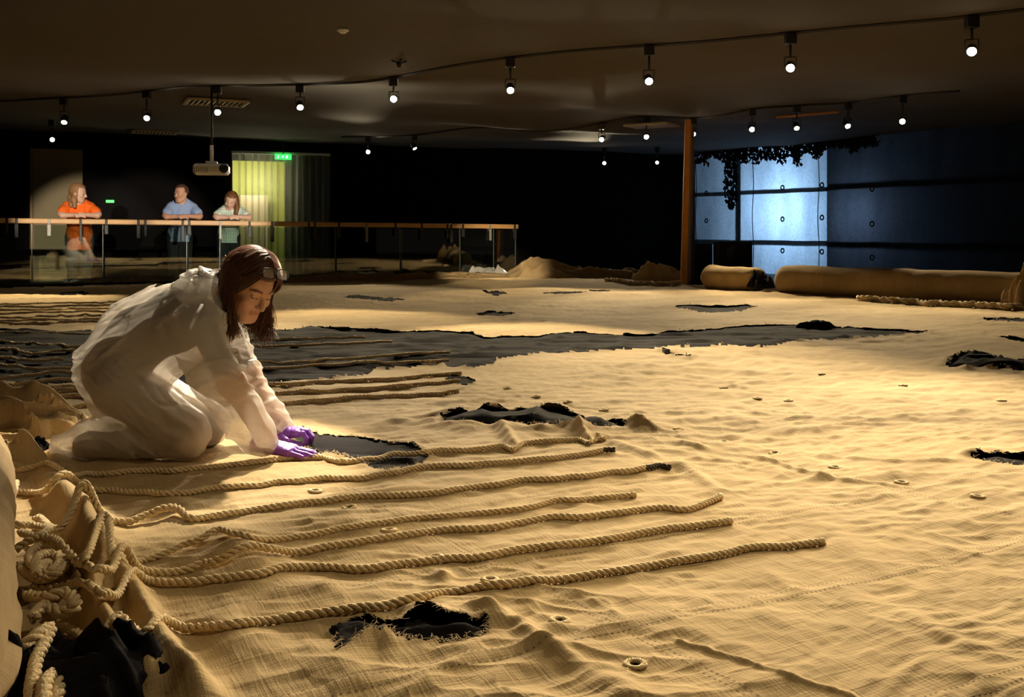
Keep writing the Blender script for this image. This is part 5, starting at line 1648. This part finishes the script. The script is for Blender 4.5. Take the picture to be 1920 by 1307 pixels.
# glasses pushed up on the hair
gl = MB()
M_FRAME = plain('glasses_frame', (.015, .012, .012), .25)
M_LENSG = see_through('spectacle_lens', (.75, .72, .66), .75, .05, .2)
fr_me = []
for sx in (-1, 1):
    c_ = np.array([sx * .032, .088, .106]); n_f = np.array([0, .75, .66])
    e1 = np.array([1., 0, 0]); e2 = np.cross(n_f, e1)
    pts = [to_w(c_ + e1 * .027 * math.copysign(abs(math.cos(a)) ** .6, math.cos(a)) + e2 * .019 * math.copysign(abs(math.sin(a)) ** .6, math.sin(a))) - KO for a in np.linspace(0, 2 * math.pi, 25)]
    gl.tube(pts, .0021, 6)
    gl.tube([to_w(c_ + e1 * .027 * sx) - KO, to_w((sx * .088, .06, .075)) - KO, to_w((sx * .092, -.03, .035)) - KO], .002, 6)
    fr_me.append(pts)
gl.tube([to_w((-.006, .090, .108)) - KO, to_w((0, .095, .111)) - KO, to_w((.006, .090, .108)) - KO], .002, 6)
gl = gl.build('glasses', M_FRAME, kp, True); gl['label'] = 'dark-rimmed glasses pushed up on the hair'
for pts in fr_me:
    lm = MB(); cc = np.mean(pts[:-1], axis=0)
    lm.add([cc] + list(pts[:-1]), [(0, 1 + k, 1 + (k + 1) % 24) for k in range(24)]); lm.build('lens', M_LENSG, gl, True)

# ---- the three people leaning on the handrail ------------------------------------------
def leaner(u, label, shirt, trousers, hair_m, head_yaw, head_pitch, head_roll, long_hair, sh_z=1.22, hd_z=1.36, hd_x=0.0, lean=0.0, wide=1.0, man=False, skin=M_SKIN2, hem=.62, hands='clasp', check=None):
    t = rail_t(u); zr = rail_z(t)
    base = rail_pt(t, .45, FLOOR_Z)
    r = thing('person', base, label, 'person', 'people leaning on the handrail')
    o = rail_pt(t, 0, 0)
    # local: x to the right in the picture, y away from camera behind the rail, z up from the sail level
    def L(x, y, z): return np.array([o[0] + RA[0] * x + RN[0] * y, o[1] + RA[1] * x + RN[1] * y, z])
    fa = zr + .045
    tr = chain((L(lean * -.3, .50, .74), .140 * wide), (L(lean * .3, .36, .95), .128 * wide), (L(lean * .8, .24, 1.10), .132 * wide), (L(lean, .20, sh_z - .04), .088))
    shd = chain((L(lean - .125 * wide, .19, sh_z - .065), .060), (L(lean, .20, sh_z - .02), .075), (L(lean + .125 * wide, .19, sh_z - .065), .060))
    nk = chain((L(lean, .19, sh_z), .055), (L(lean + hd_x * .7, .14, hd_z - .06), .050))
    armL = chain((L(lean - .145 * wide, .19, sh_z - .085), .056 * wide), (L(-.255, .04, fa + .015), .043), (L(-.24, .015, fa), .041), (L(-.03, -.05, fa + .005), .029))
    armR = chain((L(lean + .145 * wide, .19, sh_z - .085), .056 * wide), (L(.255, .04, fa + .015), .043), (L(.24, .015, fa), .041), (L(.04, -.055, fa + .012), .029))
    lgs = []
    for s in (-1, 1):
        lgs += chain((L(s * .085, .50, .70), .095 * wide), (L(s * .10, .46, .30), .062 * wide), (L(s * .10, .52, -.06), .042), (L(s * .11, .44, -.115), .036))
    fing = []
    for s in (-1, 1):
        b0 = L(-.03 if s < 0 else .04, -.05, fa + .005)
        for k in range(4):
            e = L(s * -.06 + (.01 * k - .015), -.075 - .004 * k, fa - .012 + .014 * (1.5 - k))
            fing += [(b0, e, .019, .011)]
        fing += [(b0, L(s * .0, -.055, fa + .045), .016, .010)]
    hd = L(lean + hd_x, .10, hd_z)
    fd = -RN * math.cos(head_yaw) + RA * math.sin(head_yaw)
    Rm = head_frame(fd, head_pitch, head_roll)
    hf_ = head_sdf(Rm, hd, 1.2, man)
    allc = tr + shd + nk + armL + armR + lgs + fing
    def bf(p):
        d = cones(p, tr + shd, .06); d = smin(d, cones(p, nk, .03), .03)
        d = smin(d, cones(p, armL, .02), .03); d = smin(d, cones(p, armR, .02), .03)
        d = smin(d, cones(p, lgs, .02), .03); d = smin(d, cones(p, fing, .006), .008)
        return smin(d, hf_(p), .015)
    lo = o + [-.62, -.62, -.16]; hi = o + [.62, .95, hd_z + .22]; hi[2] = hd_z + .22; lo[2] = -.17
    fm = face_mats(Rm, hd, 1.2)
    sdf_obj('body', bf, lo, hi, .0105, [skin, M_LIP, M_BROW, M_EYE], r, fm)
    def sf(p):
        d = cones(p, tr + shd, .06)
        ua = chain((armL[0][0], .056 * wide), (armL[0][0] * .35 + armL[0][1] * .65, .056 * wide)); ub = chain((armR[0][0], .056 * wide), (armR[0][0] * .35 + armR[0][1] * .65, .056 * wide))
        d = smin(d, cones(p, ua, .02) - .004, .03); d = smin(d, cones(p, ub, .02) - .004, .03)
        d = smin(d, sd_cone(p, L(0, .50, .74), L(0, .50, hem), .150 * wide, .155 * wide), .05)
        g = 1 - np.abs(noise3(p[:, 0] / .07, p[:, 2] / .10, p[:, 1] / .07, 231 + int(u)))
        d = d - .010 - .010 * (g ** 3 - .3)
        d = np.maximum(d, hem - p[:, 2])
        return smax(d, -sd_cone(p, L(lean + hd_x * .3, .12, sh_z + .02), L(lean + hd_x, .06, hd_z), .066, .085), .01)
    sdf_obj('shirt', sf, lo, hi, .0115, shirt, r)
    def pf(p):
        d = cones(p, [(a, b, ra + .012, rb + .016) for a, b, ra, rb in lgs], .03)
        d = smin(d, sd_cone(p, L(0, .50, .80), L(0, .50, .68), .142 * wide, .150 * wide), .04)
        return np.maximum(d, -(p[:, 2] + .10))
    sdf_obj('trousers', pf, lo, hi, .0125, trousers, r)
    sh = MB()
    for s in (-1, 1):
        c = L(s * .11, .43, FLOOR_Z + .045); sh.box(c - np.array(r.location), (.095, .27, .085), AX, .03)
    sh.build('shoes', M_BLACK, r, True)
    def hairf(p):
        q = (p - hd) @ Rm.T / 1.2
        d = sd_ell(q, (0, -.016, .034), (.083, .104, .094) if not man else (.079, .099, .090))
        lim = .050 if man else .042
        win = np.minimum(q[:, 1] - (.020 if not man else .005), (.074 if not man else .078) - q[:, 2])
        d = np.maximum(d, win)
        if man: d = np.maximum(d, -(q[:, 2] + .02 + .0 * q[:, 1]))
        d = d * 1.2
        if long_hair:
            for pts in long_hair: d = smin(d, cones(p, chain(*[(hd + np.array([RA[0] * x + RN[0] * y, RA[1] * x + RN[1] * y, z]), rr) for (x, y, z, rr) in pts]), .02), .025)
        g = 1 - np.abs(noise3(p[:, 0] / .014, p[:, 2] / .09, p[:, 1] / .014, 241))
        return d - .005 * (g ** 2 - .4)
    sdf_obj('hair', hairf, hd - [.24, .26, .40], hd + [.24, .26, .20], .0075, hair_m, r)
    return r

def checks(name, a, b, scale):
    m, nt, bs = new_mat(name); N = nt.nodes; L = nt.links
    tc = N.new('ShaderNodeTexCoord'); mp = N.new('ShaderNodeMapping'); mp.inputs['Rotation'].default_value = (0, 0, -math.atan2(RA[1], RA[0]))
    L.new(tc.outputs['Object'], mp.inputs['Vector'])
    fac = []
    for axis in ('X', 'Z'):
        w = N.new('ShaderNodeTexWave'); w.bands_direction = axis; w.inputs['Scale'].default_value = scale
        L.new(mp.outputs[0], w.inputs['Vector']); fac.append(w)
    mx = N.new('ShaderNodeMath'); mx.operation = 'MAXIMUM'
    pws = []
    for w in fac:
        pw = N.new('ShaderNodeMath'); pw.operation = 'POWER'; pw.inputs[1].default_value = 8; L.new(w.outputs['Fac'], pw.inputs[0]); pws.append(pw)
    L.new(pws[0].outputs[0], mx.inputs[0]); L.new(pws[1].outputs[0], mx.inputs[1])
    mc = N.new('ShaderNodeMix'); mc.data_type = 'RGBA'; mc.inputs[6].default_value = a + (1,); mc.inputs[7].default_value = b + (1,)
    L.new(mx.outputs[0], mc.inputs[0]); L.new(mc.outputs[2], bs.inputs['Base Color']); bs.inputs['Roughness'].default_value = .85
    return m
M_ORANGE = plain('orange_top', (.95, .16, .012), .8, var=.08)
M_BLUE = plain('blue_shirt', (.26, .36, .62), .85, var=.08)
M_MINT = checks('mint_check', (.74, .84, .78), (.30, .42, .38), 9)
M_JEANS = plain('grey_jeans', (.10, .10, .105), .9)
M_NAVY = plain('dark_trousers', (.018, .018, .022), .9)
M_HAIR_FAIR = plain('light_brown_hair', (.30, .16, .075), .5, var=.4, scale=50)
M_HAIR_DARK = plain('short_dark_hair', (.07, .035, .02), .6, var=.4, scale=60)
M_HAIR_BR = plain('long_brown_hair', (.16, .065, .022), .5, var=.4, scale=50)
leaner(150, 'person in a bright orange top leaning on the handrail, long light brown hair', M_ORANGE, M_JEANS, M_HAIR_FAIR, math.radians(68), math.radians(8), 0,
       [[(-.05, .06, .05, .06), (-.09, .05, -.06, .055), (-.10, -.01, -.18, .035)], [(-.03, -.02, .0, .05), (-.06, -.06, -.10, .045), (-.05, -.09, -.20, .028)]], sh_z=1.22, hd_z=1.35, hd_x=.0, wide=1.15, hem=.50, lean=-.02)
leaner(343, 'man in a light blue short-sleeved shirt leaning on the handrail', M_BLUE, M_NAVY, M_HAIR_DARK, math.radians(-48), math.radians(4), 0,
       None, sh_z=1.24, hd_z=1.365, hd_x=-.02, wide=1.10, man=True, skin=plain('skin_tan', (.50, .27, .18), .5, var=.05))
leaner(437, 'person in a pale mint checked shirt leaning on the handrail, head tilted, long brown hair', M_MINT, M_NAVY, M_HAIR_BR, math.radians(-22), math.radians(26), math.radians(-16),
       [[(.07, .0, .03, .05), (.09, -.04, -.10, .040), (.07, -.07, -.24, .022)], [(-.04, .06, .02, .05), (.02, .09, -.06, .05)]], sh_z=1.17, hd_z=1.265, hd_x=-.02, wide=1.0, hem=.60)
